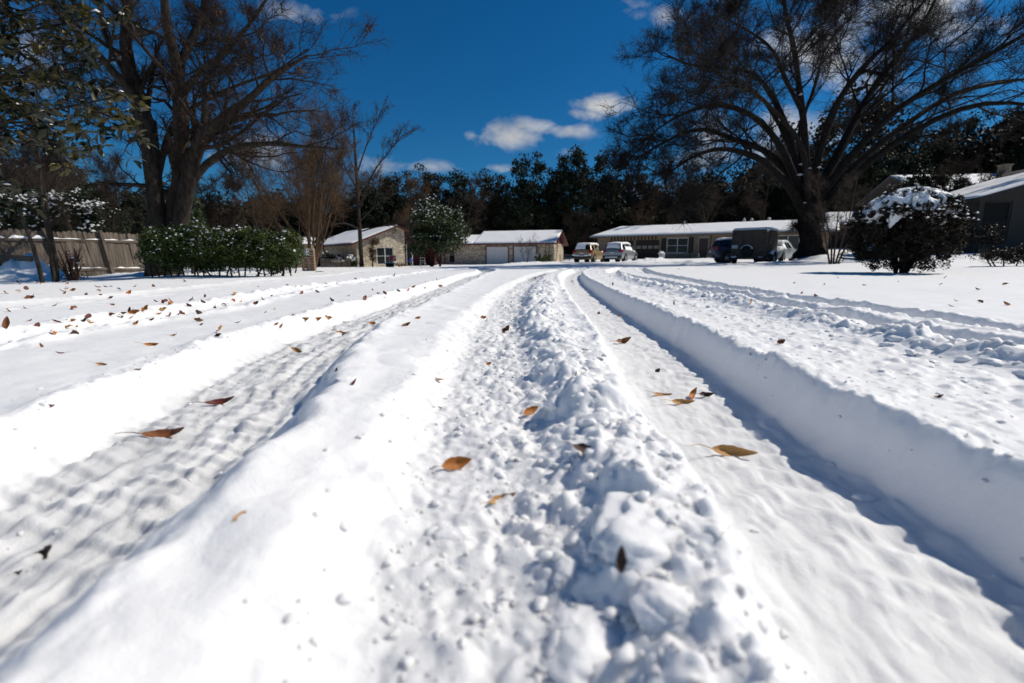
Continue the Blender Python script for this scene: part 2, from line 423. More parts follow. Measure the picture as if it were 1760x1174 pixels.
def make_world():
    w = bpy.data.worlds.new('World'); scene.world = w; w.use_nodes = True
    nt = w.node_tree; L = nt.links; nt.nodes.clear()
    out = nt.nodes.new('ShaderNodeOutputWorld'); bg = nt.nodes.new('ShaderNodeBackground')
    L.new(bg.outputs[0], out.inputs[0])
    sky = nt.nodes.new('ShaderNodeTexSky'); sky.sky_type = 'NISHITA'; sky.sun_disc = False
    sky.sun_elevation = SUN_EL; sky.sun_rotation = SUN_AZ; sky.air_density = 1.0; sky.dust_density = .1; sky.ozone_density = 3.0
    bg.inputs['Strength'].default_value = .050
    hs = nt.nodes.new('ShaderNodeHueSaturation'); hs.inputs['Saturation'].default_value = 1.1; hs.inputs['Value'].default_value = 1.0
    tn = nt.nodes.new('ShaderNodeMix'); tn.data_type = 'RGBA'; tn.blend_type = 'MULTIPLY'; tn.inputs[0].default_value = 1
    tn.inputs[7].default_value = (.42, .86, 1.20, 1)
    L.new(sky.outputs[0], tn.inputs[6]); L.new(tn.outputs[2], hs.inputs['Color'])
    geo = nt.nodes.new('ShaderNodeTexCoord')
    sep = nt.nodes.new('ShaderNodeSeparateXYZ'); L.new(geo.outputs['Generated'], sep.inputs[0])
    def M(op, a, b=None, c=None, clamp=False):
        n = nt.nodes.new('ShaderNodeMath'); n.operation = op; n.use_clamp = clamp
        for i, v in enumerate((a, b, c)):
            if v is None: continue
            if isinstance(v, (int, float)): n.inputs[i].default_value = v
            else: L.new(v, n.inputs[i])
        return n.outputs[0]
    yy = M('MAXIMUM', sep.outputs['Y'], .02)
    u = M('DIVIDE', sep.outputs['X'], yy); v = M('DIVIDE', sep.outputs['Z'], yy)
    cmb = nt.nodes.new('ShaderNodeCombineXYZ'); L.new(u, cmb.inputs[0]); L.new(v, cmb.inputs[1])
    sc_ = nt.nodes.new('ShaderNodeVectorMath'); sc_.operation = 'MULTIPLY'; sc_.inputs[1].default_value = (1, 1.5, 1)
    L.new(cmb.outputs[0], sc_.inputs[0])
    n1 = nt.nodes.new('ShaderNodeTexNoise'); n1.inputs['Scale'].default_value = 9; n1.inputs['Detail'].default_value = 8; n1.inputs['Roughness'].default_value = .6
    n1.inputs['Distortion'].default_value = .3
    L.new(sc_.outputs[0], n1.inputs['Vector'])
    nz = M('SUBTRACT', n1.outputs['Fac'], .5)
    cl = [(880, 232, 55, 22, 1.2), (915, 218, 50, 16, 1.1), (965, 224, 60, 13, .9), (1008, 196, 42, 12, .9), (905, 240, 50, 10, .9), (1045, 181, 50, 17, 1.3), (985, 195, 30, 12, .5), (811, 231, 16, 12, .7), (730, 288, 48, 13, .8), (655, 284, 62, 20, .8), (966, 262, 24, 12, .75),
          (860, 290, 30, 10, .8), (1093, 14, 34, 24, .6), (1155, 22, 45, 26, .65), (1240, -5, 70, 22, .6), (1420, 85, 120, 60, 1.0), (1560, 25, 160, 60, 1.1), (1690, 40, 90, 45, .8), (1380, 220, 70, 34, 1.3), (1480, 130, 90, 50, .8),
          (1240, 225, 90, 34, .8), (1150, 215, 60, 25, .5), (1220, 268, 70, 24, 1.0), (1330, 250, 60, 30, .8), (500, 22, 90, 32, .55), (90, 95, 120, 60, .55), (430, 268, 90, 34, .8), (190, 110, 60, 60, .45), (70, 300, 120, 30, .7), (1130, 330, 60, 20, .8), (560, 320, 60, 20, .5)]
    tot = None
    for px, py, a, b, st in cl:
        d0 = ray(px, py); u0 = d0[0] / d0[1]; v0 = d0[2] / d0[1]
        d1 = ray(px + a, py); d2 = ray(px, py - b)
        ru = abs(d1[0] / d1[1] - u0); rv = abs(d2[2] / d2[1] - v0)
        du = M('MULTIPLY', M('SUBTRACT', u, u0), 1 / ru); dv = M('MULTIPLY', M('SUBTRACT', v, v0), 1 / rv)
        dd = M('MULTIPLY_ADD', du, du, M('MULTIPLY', dv, dv))
        g = M('MULTIPLY', M('POWER', 2.718, M('MULTIPLY', dd, -.7)), st)
        tot = g if tot is None else M('MAXIMUM', tot, g)
    f = M('MULTIPLY_ADD', nz, 2.6, M('SUBTRACT', tot, .42))
    f = M('MULTIPLY', f, 1.15, clamp=True)
    f = M('MULTIPLY', f, M('MULTIPLY', tot, 1.6, clamp=True))
    n2 = nt.nodes.new('ShaderNodeTexNoise'); n2.inputs['Scale'].default_value = 14; n2.inputs['Detail'].default_value = 5
    L.new(sc_.outputs[0], n2.inputs['Vector'])
    cr = nt.nodes.new('ShaderNodeValToRGB'); cr.color_ramp.elements[0].position = .3; cr.color_ramp.elements[1].position = .7
    cr.color_ramp.elements[0].color = (7.0, 7.4, 8.2, 1); cr.color_ramp.elements[1].color = (11.5, 11.7, 12.0, 1)
    L.new(n2.outputs['Fac'], cr.inputs[0])
    mx = nt.nodes.new('ShaderNodeMix'); mx.data_type = 'RGBA'
    L.new(f, mx.inputs[0]); L.new(hs.outputs[0], mx.inputs[6]); L.new(cr.outputs[0], mx.inputs[7])
    L.new(mx.outputs[2], bg.inputs['Color'])
make_world()

# ------------------------------------------------------------------ snow ground
def make_ground():
    d = .0017
    th = np.arange(-R(62), R(62), d)
    th = np.concatenate([np.linspace(-pi, -R(62), 60)[:-1], th, np.linspace(R(62), pi, 60)[:-1]])
    r = [.02, .4, .8, 1.2, 1.6, 1.9, 2.1]
    while r[-1] < 700:
        q = r[-1]
        k = .0019 if q < 3.4 else .0026 if q < 7 else .0034 if q < 14 else .0055 if q < 24 else .010 if q < 120 else .06
        r.append(q * (1 + k))
    r = np.array(r)
    TH, RR = np.meshgrid(th, r)
    x = (RR * np.sin(TH)).ravel(); y = (RR * np.cos(TH) - 2.0).ravel()
    z = ground_z(x, y)
    n, m = len(r), len(th)
    i = np.arange(n - 1)[:, None] * m; j = np.arange(m)[None, :]; j2 = (j + 1) % m
    F = np.stack([i + j, i + j2, i + m + j2, i + m + j], -1).reshape(-1, 4)[:, ::-1]
    o = npmesh('snowy_ground', np.stack([x, y, z], 1), F, snow_material('snow_ground', True))
    near = np.hypot(x, y) < 30
    pk = np.zeros(len(x)); bare = np.zeros(len(x))
    xs, ys = x[near], y[near]
    p = np.zeros(len(xs))
    for L_, hw, amt in ((RUT_A, .21, .9), (RUT_B, .19, .5), (RUT_D1, .12, .15), (RUT_D2, .12, .15), (RUT_C, .14, .25)):
        s, a = dist_line(L_, xs, ys, .5)
        p = np.maximum(p, (1 - sstep(hw * .7, hw * 1.25, np.abs(s))) * amt)
    pk[near] = p
    b = np.zeros(len(xs))
    for L_, y0, y1, hw in ((RUT_C, 8.2, 15.0, .13), (RUT_A, 12.5, 19.5, .10), (RUT_B, 9, 20, .05)):
        s, a = dist_line(L_, xs, ys, .5)
        nn = fbm(xs * 5, ys * 5, 301, 4)
        b = np.maximum(b, (1 - sstep(hw * .5, hw, np.abs(s) + nn * .1)) * sstep(y0, y0 + 2, ys) * (1 - sstep(y1 - 3, y1, ys)) * sstep(-.15, .15, nn + .02))
    bare[near] = b
    for nm, arr in (('packed', pk), ('bare', bare)):
        at = o.data.attributes.new(nm, 'FLOAT', 'POINT'); at.data.foreach_set('value', arr.astype(np.float32))
    o['kind'] = 'structure'
    return o
make_ground()
SNOW = snow_material('snow')
# ================================================================== vegetation
rng = np.random.default_rng(7)

def grow(P, Rr, levels, rs):
    """P (N,m,3), Rr (N,m): parents; returns list of (P, R, sides) for each level of branching"""
    out = []
    for lv in levels:
        N, m, _ = P.shape
        k = lv['k']
        plen = np.linalg.norm(np.diff(P, axis=1), axis=2).sum(1)
        par = np.repeat(np.arange(N), k)
        if lv.get('keep', 1) < 1: par = par[rs.random(len(par)) < lv['keep']]
        n = len(par)
        t = lv.get('t0', .25) + (1 - lv.get('t0', .25)) * rs.random(n) ** lv.get('tp', .85)
        f = t * (m - 1); i = np.minimum(f.astype(int), m - 2); f = (f - i)[:, None]
        S = P[par, i] * (1 - f) + P[par, i + 1] * f
        Rp = Rr[par, i] * (1 - f[:, 0]) + Rr[par, i + 1] * f[:, 0]
        T = P[par, i + 1] - P[par, i]; T /= np.linalg.norm(T, axis=1, keepdims=True) + 1e-9
        rnd = rs.normal(size=(n, 3)); pr = rnd - (rnd * T).sum(1, keepdims=True) * T; pr /= np.linalg.norm(pr, axis=1, keepdims=True) + 1e-9
        a = np.radians(lv.get('ang', 45) + lv.get('asd', 12) * rs.normal(size=n))[:, None]
        D = T * np.cos(a) + pr * np.sin(a)
        if 'abslen' in lv: Ln = lv['abslen'] * (.55 + .9 * rs.random(n)) * (1 - lv.get('tfall', .3) * t)
        else: Ln = plen[par] * lv['len'] * (.55 + .8 * rs.random(n)) * (1 - lv.get('tfall', .45) * t)
        r0 = np.maximum(Rp * lv.get('rr', .6), lv.get('rmin', .004))
        mm = lv.get('m', 5)
        Q = np.zeros((n, mm, 3)); Q[:, 0] = S
        up = lv.get('up', .1)
        for j in range(1, mm):
            D = D + rs.normal(size=(n, 3)) * lv.get('wob', .18); D[:, 2] += up
            D /= np.linalg.norm(D, axis=1, keepdims=True)
            Q[:, j] = Q[:, j - 1] + D * (Ln / (mm - 1))[:, None]
        tp = np.linspace(1, lv.get('tip', .3), mm)[None]
        Rq = np.maximum(r0[:, None] * tp, lv.get('rend', .003))
        out.append((Q, Rq, lv.get('sides', 3)))
        P, Rr = Q, Rq
    return out

def batches(bs):
    Vs = []; Fs = []; n = 0
    for P, Rr, s in bs:
        V, F = tubes(P, Rr, s); Vs.append(V); Fs.append(F + n); n += len(V)
    return np.concatenate(Vs), np.concatenate(Fs)

def leaves(C, size, rs, ratio=.5, up=0.0, var=.4, droop=0.0):
    """bent leaf blades: two triangles' worth of folded diamond per leaf"""
    n = len(C)
    a = rs.normal(size=(n, 3)); a[:, 2] -= droop; a /= np.linalg.norm(a, axis=1, keepdims=True)
    nn = rs.normal(size=(n, 3)); nn[:, 2] += up * 2
    b = np.cross(a, nn); b /= np.linalg.norm(b, axis=1, keepdims=True) + 1e-9
    w = np.cross(a, b)
    s = (size * (1 - var + 2 * var * rs.random(n)))[:, None]
    V = np.stack([C - a * s * .5, C + b * s * ratio * .5 + w * s * .08, C + a * s * .5, C - b * s * ratio * .5 + w * s * .08], 1).reshape(-1, 3)
    F = np.arange(n * 4).reshape(n, 4)
    return V, F

def blobs(C, size, rs, flat=.5):
    n = len(C); s = (size * (.5 + rs.random(n)))[:, None]
    ax = np.array([[1, 0, 0], [0, 1, 0], [-1, 0, 0], [0, -1, 0], [0, 0, flat], [0, 0, -flat * .6]], float)
    th = rs.random(n) * 6.28
    c, si = np.cos(th)[:, None], np.sin(th)[:, None]
    V = np.zeros((n, 6, 3))
    V[:, :, 0] = c * ax[:, 0] - si * ax[:, 1]; V[:, :, 1] = si * ax[:, 0] + c * ax[:, 1]; V[:, :, 2] = ax[:, 2]
    V = V * s[:, None, :] * (.75 + .5 * rs.random((n, 6, 1))) + C[:, None, :]
    t = np.array([[0, 1, 4], [1, 2, 4], [2, 3, 4], [3, 0, 4], [1, 0, 5], [2, 1, 5], [3, 2, 5], [0, 3, 5]])
    F = (t[None] + np.arange(n)[:, None, None] * 6).reshape(-1, 3)
    return V.reshape(-1, 3), F

def ellipsoid_clumps(rs, n, rx, ry, rz, cz, shell=.45, zlo=-1.0, uneven=.25):
    d = rs.normal(size=(n * 3, 3)); d /= np.linalg.norm(d, axis=1, keepdims=True)
    d = d[d[:, 2] > zlo][:n]
    r = (shell + (1 - shell) * rs.random(len(d)) ** .6)[:, None] * (1 + uneven * np.sin(d[:, :1] * 5 + rs.random() * 6) * np.cos(d[:, 1:2] * 4 + rs.random() * 6))
    return d * r * np.array([rx, ry, rz]) + np.array([0, 0, cz])

def around(rs, C, n, rad, flat=.8):
    """n points round each clump centre"""
    d = rs.normal(size=(len(C), n, 3)); d /= np.linalg.norm(d, axis=2, keepdims=True)
    r = rs.random((len(C), n, 1)) ** .45
    rr = (rad * (.6 + .8 * rs.random((len(C), 1, 1))))
    return (C[:, None] + d * r * rr * np.array([1, 1, flat])).reshape(-1, 3)

BARK = mat('bark', (.018, .014, .011), .95, (.055, .043, .033), 9, 1.0, 14, stretch=(1, 1, .35), spec=.2)
BARK_O = mat('oak_bark', (.009, .007, .006), .95, (.022, .018, .015), 9, 1.0, 14, stretch=(1, 1, .35), spec=.2)
TWIG = mat('twig', (.018, .013, .010), .9, (.038, .026, .020), 3, spec=.2)
TWIG_O = mat('oak_twig', (.009, .007, .006), .9, (.018, .014, .012), 3, spec=.2)
TWIG_B = mat('brown_twig', (.06, .036, .020), .9, (.12, .075, .042), 2, spec=.2)
TWIG_G = mat('grey_twig', (.030, .022, .017), .9, (.065, .048, .036), 2, spec=.2)
EVER = mat('evergreen_foliage', (.008, .013, .006), .7, (.024, .034, .013), 1.3, spec=.25)
EVER_B = mat('brown_evergreen_foliage', (.018, .014, .008), .7, (.038, .030, .016), 1.3, spec=.25)
HEDGE = mat('hedge_foliage', (.018, .036, .005), .5, (.09, .115, .02), 5, spec=.35)
GLOSSY = mat('glossy_foliage', (.014, .030, .008), .45, (.050, .075, .018), 3, spec=.4)
MAGN = mat('magnolia_foliage', (.012, .016, .004), .45, (.11, .085, .012), 2.2, spec=.35, lo=.5, hi=.75)
BUSHM = mat('bush_foliage', (.010, .009, .005), .6, (.030, .018, .009), 6, spec=.3)
DRYL = mat('dry_leaf', (.035, .016, .008), .8, (.08, .035, .015), 3)

def trunk_line(pts, Y, m=14, dy=None):
    """traced limb: pixels -> points at depth Y (+dy list)"""
    W = []
    for i, (px, py) in enumerate(pts):
        W.append(at_y(px, py, Y + (dy[i] if dy is not None else 0)))
    return smooth_line(np.array(W), m)

def hero_tree(name, label, cat, limbs, Y, bases, spec, rs, bark, twig, extra=None, sprout_skip=0, gnd=None):
    root_xyz = np.array(bases)
    t = thing(name, label, cat, tuple(root_xyz))
    Ps = []; Rs = []
    for pts, r0, r1, dy in limbs:
        P = trunk_line(pts, Y, 14, dy); Ps.append(P - root_xyz)
        Rs.append(np.linspace(r0, r1, 14) if not callable(r0) else r0(14))
    P = np.array(Ps); Rr = np.array(Rs)
    V, F = tubes(P, Rr, 12)
    # gnarl the limbs a little
    nz = fbm(V[:, 0] * 1.3 + V[:, 2] * 2.1, V[:, 1] * 1.3 - V[:, 2] * 1.1, 7, 3)
    V = V + (V - P.reshape(-1, 1, 3).repeat(12, 1).reshape(-1, 3)) * nz[:, None] * .35
    npmesh('trunk', V, F, bark, t)
    bs = grow(P, Rr, spec, rs)
    V, F = batches(bs)
    npmesh('crown', V, F, twig, t)
    return t, bs, P, Rr

# ---------------- the three-trunked tree on the left
rs = np.random.default_rng(11)
Yl = 17.0
bx = at_y(285, 470, Yl); lz = gz(bx[0], Yl) - .15
limbsL = [
    ([(266, 480), (272, 380), (263, 300), (257, 250), (244, 200), (229, 140), (216, 80), (221, 0), (226, -90)], 0.352, 0.104, [0, 0, 0, 0, .1, .2, .3, .4, .5]),
    ([(243, 195), (222, 155), (190, 118), (150, 72), (100, 22), (40, -40)], 0.160, 0.048, [0, -.2, -.5, -.9, -1.4, -2]),
    ([(296, 480), (298, 390), (308, 320), (311, 240), (308, 150), (300, 95), (286, 40), (279, -80)], 0.336, 0.096, [.3, .3, .3, .2, 0, -.2, -.4, -.6]),
    ([(302, 440), (318, 340), (333, 280), (346, 238), (380, 207), (430, 168), (472, 130), (528, 96)], 0.272, 0.040, [0, 0, -.1, -.3, -.6, -1, -1.4, -2]),
    ([(328, 318), (350, 288), (385, 262), (425, 250), (470, 247), (520, 252), (580, 256)], 0.136, 0.032, [0, -.2, -.5, -.9, -1.3, -1.8, -2.2]),
    ([(310, 110), (328, 72), (348, 20), (362, -60)], 0.160, 0.064, [0, .2, .4, .8]),
    ([(272, 300), (282, 258), (300, 210), (340, 180), (400, 150), (470, 124), (530, 84)], 0.120, 0.024, [0, .4, .9, 1.5, 2, 2.6, 3]),
    ([(309, 170), (340, 128), (380, 95), (430, 40), (470, -20)], 0.120, 0.032, [0, -.6, -1.2, -2, -2.6]),
    ([(345, 240), (352, 200), (352, 150), (380, 100), (400, 50)], 0.104, 0.032, [0, .3, .8, 1.4, 2]),
    ([(228, 150), (205, 105), (180, 60), (170, 0), (150, -60)], 0.136, 0.040, [0, .5, 1.0, 1.5, 2]),
    ([(258, 250), (235, 215), (200, 190), (160, 150), (120, 130), (60, 120)], 0.088, 0.024, [0, .5, 1.0, 1.5, 2, 2.6]),
]
specL = [dict(k=15, len=.36, ang=52, up=.05, m=7, wob=.20, rr=.42, t0=.22, sides=5, rend=.008, rmin=.022),
         dict(k=9, len=.46, ang=42, up=.03, m=6, wob=.22, rr=.5, t0=.15, sides=4, rend=.006, rmin=.011),
         dict(k=5, len=.52, ang=38, up=.02, m=5, wob=.22, rr=.55, t0=.15, sides=3, rend=.004, rmin=.0065),
         dict(k=3, abslen=.42, ang=35, up=.0, m=4, wob=.2, rr=.7, t0=.2, sides=3, rend=.003, rmin=.0045)]
treeL, bsL, PL, RL = hero_tree('bare_tree', 'huge bare tree with three leaning trunks rising behind the left end of the hedge', 'tree', limbsL, Yl, (bx[0], Yl, lz), specL, rs, BARK, TWIG)
Q = bsL[1][0]; sel = rs.random(len(Q)) < .06
C = around(rs, Q[sel][:, 3], 14, .22)
V, F = leaves(C, .12, rs, .55, droop=1.0); npmesh('dry_leaves', V, F, DRYL, treeL, False)

# ---------------- the spreading tree on the right
rs = np.random.default_rng(12)
Yr = 30.0
bx = at_y(1393, 437, Yr); rz_ = gz(bx[0], Yr) - .2
def flare(n): return np.array([1.05, .82, .70, .66, .64, .62, .60, .58, .56, .53, .5, .48, .46, .44])[:n]
limbsR = [
    ([(1394, 441), (1393, 425), (1391, 405), (1389, 380), (1386, 350), (1384, 325)], flare, 0, [0] * 6),
    ([(1388, 385), (1366, 335), (1338, 300), (1298, 270), (1240, 256), (1190, 270), (1130, 312)], 0.286, 0.035, [0, -.5, -1, -1.8, -2.6, -3.2, -4]),
    ([(1386, 365), (1352, 300), (1318, 262), (1262, 240), (1205, 222), (1150, 240), (1088, 276)], 0.272, 0.035, [0, .3, .6, 1, 1.4, 1.8, 2]),
    ([(1386, 350), (1350, 270), (1326, 230), (1288, 196), (1230, 180), (1165, 200), (1105, 240)], 0.258, 0.028, [0, -.5, -1.2, -2, -3, -4, -5]),
    ([(1384, 350), (1362, 250), (1335, 180), (1300, 130), (1245, 118), (1180, 110), (1140, 90)], 0.231, 0.028, [0, .6, 1.4, 2.2, 3, 3.6, 4]),
    ([(1386, 340), (1384, 250), (1377, 180), (1366, 90), (1350, 20), (1340, -80)], 0.245, 0.070, [0, 0, 0, .4, .8, 1.2]),
    ([(1378, 190), (1352, 140), (1330, 90), (1290, 55), (1240, 30)], 0.136, 0.028, [0, -.6, -1.2, -2, -3]),
    ([(1367, 95), (1395, 60), (1430, 20), (1450, -40)], 0.102, 0.035, [0, .6, 1.2, 2]),
    ([(1390, 350), (1412, 250), (1438, 180), (1480, 120), (1530, 70), (1590, 0)], 0.245, 0.049, [0, -.5, -1.2, -2, -2.8, -3.5]),
    ([(1392, 350), (1445, 255), (1492, 165), (1552, 85), (1598, 20), (1640, -80)], 0.272, 0.070, [0, .8, 1.5, 2.2, 3, 3.5]),
    ([(1396, 355), (1468, 262), (1540, 190), (1640, 128), (1760, 60), (1860, 0)], 0.258, 0.042, [0, -.8, -1.6, -2.6, -3.8, -5]),
    ([(1398, 360), (1478, 276), (1560, 212), (1640, 162), (1760, 136), (1880, 120)], 0.245, 0.042, [0, .6, 1.2, 1.8, 2.4, 3]),
    ([(1400, 372), (1470, 300), (1570, 226), (1680, 180), (1800, 186), (1900, 230)], 0.231, 0.035, [0, -1.4, -3, -4.2, -5.5, -6.5]),
    ([(1386, 320), (1340, 215), (1300, 160), (1230, 125), (1170, 60)], 0.163, 0.028, [0, 1.2, 2.6, 4, 5]),
    ([(1392, 330), (1430, 215), (1475, 230), (1530, 130), (1620, 60)], 0.150, 0.028, [0, 2, 3.5, 5, 6.5]),
    ([(1387, 350), (1372, 240), (1400, 150), (1420, 80), (1480, 10)], 0.163, 0.035, [0, 2.5, 4.5, 6, 7.5]),
    ([(1388, 360), (1380, 260), (1330, 190), (1280, 150), (1200, 150)], 0.163, 0.035, [0, -2.5, -4.5, -6, -7.5]),
]
specR = [dict(k=17, len=.34, ang=46, up=.05, m=7, wob=.20, rr=.38, t0=.30, sides=5, rend=.010, rmin=.03),
         dict(k=9, len=.46, ang=40, up=.04, m=6, wob=.20, rr=.5, t0=.15, sides=4, rend=.008, rmin=.016),
         dict(k=7, len=.50, ang=36, up=.03, m=5, wob=.2, rr=.55, t0=.12, sides=3, rend=.006, rmin=.010),
         dict(k=4, abslen=.62, ang=34, up=.02, m=4, wob=.2, rr=.7, t0=.15, sides=3, rend=.005, rmin=.0075)]
treeR, bsR, PR_, RR_ = hero_tree('bare_tree', 'massive bare spreading tree with arching black limbs beside the box trailer', 'tree', limbsR, Yr, (bx[0], Yr, rz_), specR, rs, BARK_O, TWIG_O)
C = bsR[1][0][rs.random(len(bsR[1][0])) < .05][:, -1]
V, F = leaves(around(rs, C, 10, .13), .12, rs, .6); npmesh('dry_leaves', V, F, mat('dark_dry_leaf', (.02, .014, .01), .9), treeR, False)
# snow lying in the crotches of the right tree
V, F = blobs(PR_[1:9, 1] + np.array([0, -.35, .25]), .16, rs, .5); npmesh('snow', V, F, SNOW, treeR)

# ---------------- generic bare tree
def bare_proto(name, h, rs, spread=1.0, stems=1, r=.14, k1=14, k2=9, k3=6, k4=4, tw=TWIG_G, bk=BARK, up=.06, lean=.06, thin=1.0, ang=38, low=.25):
    t = thing(name, 'x', 'tree')
    N = stems; m = 10
    P = np.zeros((N, m, 3))
    for i in range(N):
        d = np.array([rs.normal() * lean, rs.normal() * lean, 1.0])
        if stems > 1: a = 2 * pi * i / N + rs.random(); d = np.array([cos(a) * .28 * spread, sin(a) * .28 * spread, 1.0]) * 1.0; P[i, 0] = (cos(a) * .12, sin(a) * .12, -.15)
        else: P[i, 0, 2] = -.15
        d /= np.linalg.norm(d)
        for j in range(1, m):
            d = d + rs.normal(size=3) * .06; d /= np.linalg.norm(d)
            P[i, j] = P[i, j - 1] + d * h * (.80 if stems == 1 else .72) / (m - 1)
    Rr = np.linspace(r, r * .18, m)[None].repeat(N, 0)
    V, F = tubes(P, Rr, 8); npmesh('trunk', V, F, bk, t)
    bs = grow(P, Rr, [dict(k=k1, len=.42 * spread, ang=ang, asd=10, up=up, m=7, wob=.13, rr=.45, t0=low, sides=4, rend=.012 * thin, rmin=.022 * thin, tfall=.5),
                      dict(k=k2, len=.42, ang=36, up=up * .7, m=5, wob=.16, rr=.5, t0=.15, sides=3, rend=.009 * thin, rmin=.014 * thin),
                      dict(k=k3, len=.50, ang=34, up=up * .5, m=4, wob=.18, rr=.6, t0=.15, sides=3, rend=.007 * thin, rmin=.010 * thin),
                      dict(k=k4, abslen=.05 * h, ang=32, up=.02, m=3, wob=.18, rr=.75, t0=.2, sides=3, rend=.006 * thin, rmin=.008 * thin)], rs)
    V, F = batches(bs); npmesh('crown', V, F, tw, t)
    return t, bs

def put(proto, label, px, Y, s=1.0, rz=0.0, group=None, first=[], sxy=1.0, dz=0.0):
    p = at_y(px, 450, Y)
    t = proto if proto.name not in first else copy_tree(proto)
    first.append(proto.name)
    t.location = (p[0], Y, float(base(np.array([p[0]]), np.array([Y]))[0]) - .05 + dz); t.rotation_euler = (0, 0, rz); t.scale = (s * sxy, s * sxy, s)
    t['label'] = label
    if group: t['group'] = group
    return t

# ---------------- generic evergreen
def ever_proto(name, h, w, rs, fm, n=150, per=78, leaf=.33, low=.04):
    t = thing(name, 'x', 'tree')
    m = 9; P = np.zeros((1, m, 3)); P[0, :, 2] = np.linspace(-.2, h * .9, m); P[0, 1:, 0] = np.cumsum(rs.normal(size=m - 1) * .12); P[0, 1:, 1] = np.cumsum(rs.normal(size=m - 1) * .12)
    Rr = np.linspace(.22, .04, m)[None]
    V, F = tubes(P, Rr, 7)
    bs = grow(P, Rr, [dict(k=26, len=.34, ang=60, up=.08, m=6, wob=.16, rr=.35, t0=.15, sides=4, rmin=.03, rend=.01, tfall=.4)], rs)
    V2, F2 = tubes(bs[0][0], bs[0][1], 4)
    npmesh('trunk', np.concatenate([V, V2]), [np.concatenate([F, F2 + len(V)])], BARK, t)
    C = ellipsoid_clumps(rs, n, w, w, h * .5, h * .5, .35, -1, .30)
    C[:, 2] = np.maximum(C[:, 2], low * h)
    taper = np.clip(1.25 - C[:, 2] / h * .55, .3, 1)[:, None]
    C[:, :2] *= taper
    Q = bs[0][0][:, -1]; C = np.concatenate([C, Q])
    V, F = leaves(around(rs, C, per, h * .075, .7), leaf, rs, .6, .3)
    npmesh('crown', V, F, fm, t, False)
    return t

rs = np.random.default_rng(21)
E = [ever_proto('evergreen_tree', 12, 3.2, rs, EVER), ever_proto('evergreen_tree', 12, 3.8, rs, EVER, 160), ever_proto('evergreen_tree', 12, 2.8, rs, EVER_B, 140), ever_proto('evergreen_tree', 12, 4.4, rs, EVER, 170)]
SIDE = 'dark evergreens in the wooded backdrop'
evl = [ # px, Y, top y, proto, label
    (452, 62, 352, 0, 'low dark evergreen seen past the right end of the hedge'),
    (530, 76, 338, 1, 'dark evergreen behind the left eave of the stone house'),
    (590, 77, 335, 2, 'brownish evergreen above the snowy left roof slope of the stone house'),
    (640, 74, 322, 0, 'dark evergreen just left of the stone house gable peak'),
    (690, 78, 306, 3, 'broad dark evergreen directly above the stone house gable peak'),
    (742, 74, 296, 2, 'brownish evergreen rising behind the leafy front-yard tree, left side'),
    (792, 76, 300, 1, 'dark evergreen under the round bare treetop in mid skyline'),
    (848, 72, 300, 2, 'brown-green evergreen behind the roof above the first garage door'),
    (905, 70, 276, 3, 'tall wide evergreen above the two garage doors'),
    (950, 74, 292, 0, 'narrower evergreen behind the red gable end of the garage wing'),
    (988, 70, 260, 1, 'tallest dark evergreen of the mid skyline, right of the garage wing'),
    (1040, 73, 270, 3, 'broad evergreen behind the left eave of the tan ranch house'),
    (1085, 76, 296, 2, 'brownish evergreen above the parked silver crossover'),
    (1125, 70, 318, 0, 'lower evergreen behind the left half of the tan ranch roof'),
    (1168, 78, 326, 1, 'low dark evergreen under the patch of sky behind the tan ranch roof'),
    (1215, 72, 312, 3, 'wide evergreen behind the middle of the tan ranch roof'),
    (1262, 68, 305, 2, 'brownish evergreen behind the roof above the box trailer'),
    (1310, 70, 300, 1, 'dark evergreen behind the roof vents at the trailer'),
    (1358, 66, 296, 0, 'dark evergreen seen between the arching limbs left of the big trunk'),
    (1420, 64, 285, 3, 'dark evergreen directly behind the fork of the big right tree'),
    (1478, 60, 262, 1, 'dark evergreen behind the round bush, left of it'),
    (1530, 63, 240, 3, 'large black-green evergreen rising behind the round bush'),
    (1590, 64, 222, 0, 'tall evergreen at the left edge of the high snowy roof'),
    (1650, 67, 205, 3, 'very tall evergreen behind the high snowy roof'),
    (1712, 66, 185, 1, 'tall dark evergreen behind the chimney of the high roof'),
    (1785, 54, 190, 3, 'dark evergreen cut by the right edge of the photo'),
    (1560, 36, 300, 1, 'low dark evergreen just above the round bush, before the high roof'),
    (1618, 34, 318, 3, 'squat evergreen between the round bush and the high snowy roof'),
    (395, 56, 350, 2, 'low brownish evergreen seen between the triple trunk and the brushy tree'),
    (340, 50, 345, 0, 'dark evergreen just right of the triple-trunk tree'),
    (235, 46, 330, 1, 'dark evergreen behind the right half of the board fence'),
    (165, 44, 325, 3, 'dark evergreen behind the snow-flecked shrubs at the fence'),
    (95, 42, 318, 0, 'dark evergreen behind the fence post at left'),
    (30, 40, 305, 1, 'dark evergreen at the left edge behind the thin trunks'),
    (-30, 38, 280, 3, 'dark evergreen mostly cut off by the left edge'),
]
for px, Y, yt, k, lb in evl:
    p = at_y(px, yt, Y); zb = float(base(np.array([p[0]]), np.array([Y]))[0])
    put(E[k], lb, px, Y, (p[2] - zb) / 12.3, px * .7, SIDE, sxy=min(1.35, 12.3 / (p[2] - zb) * .95))

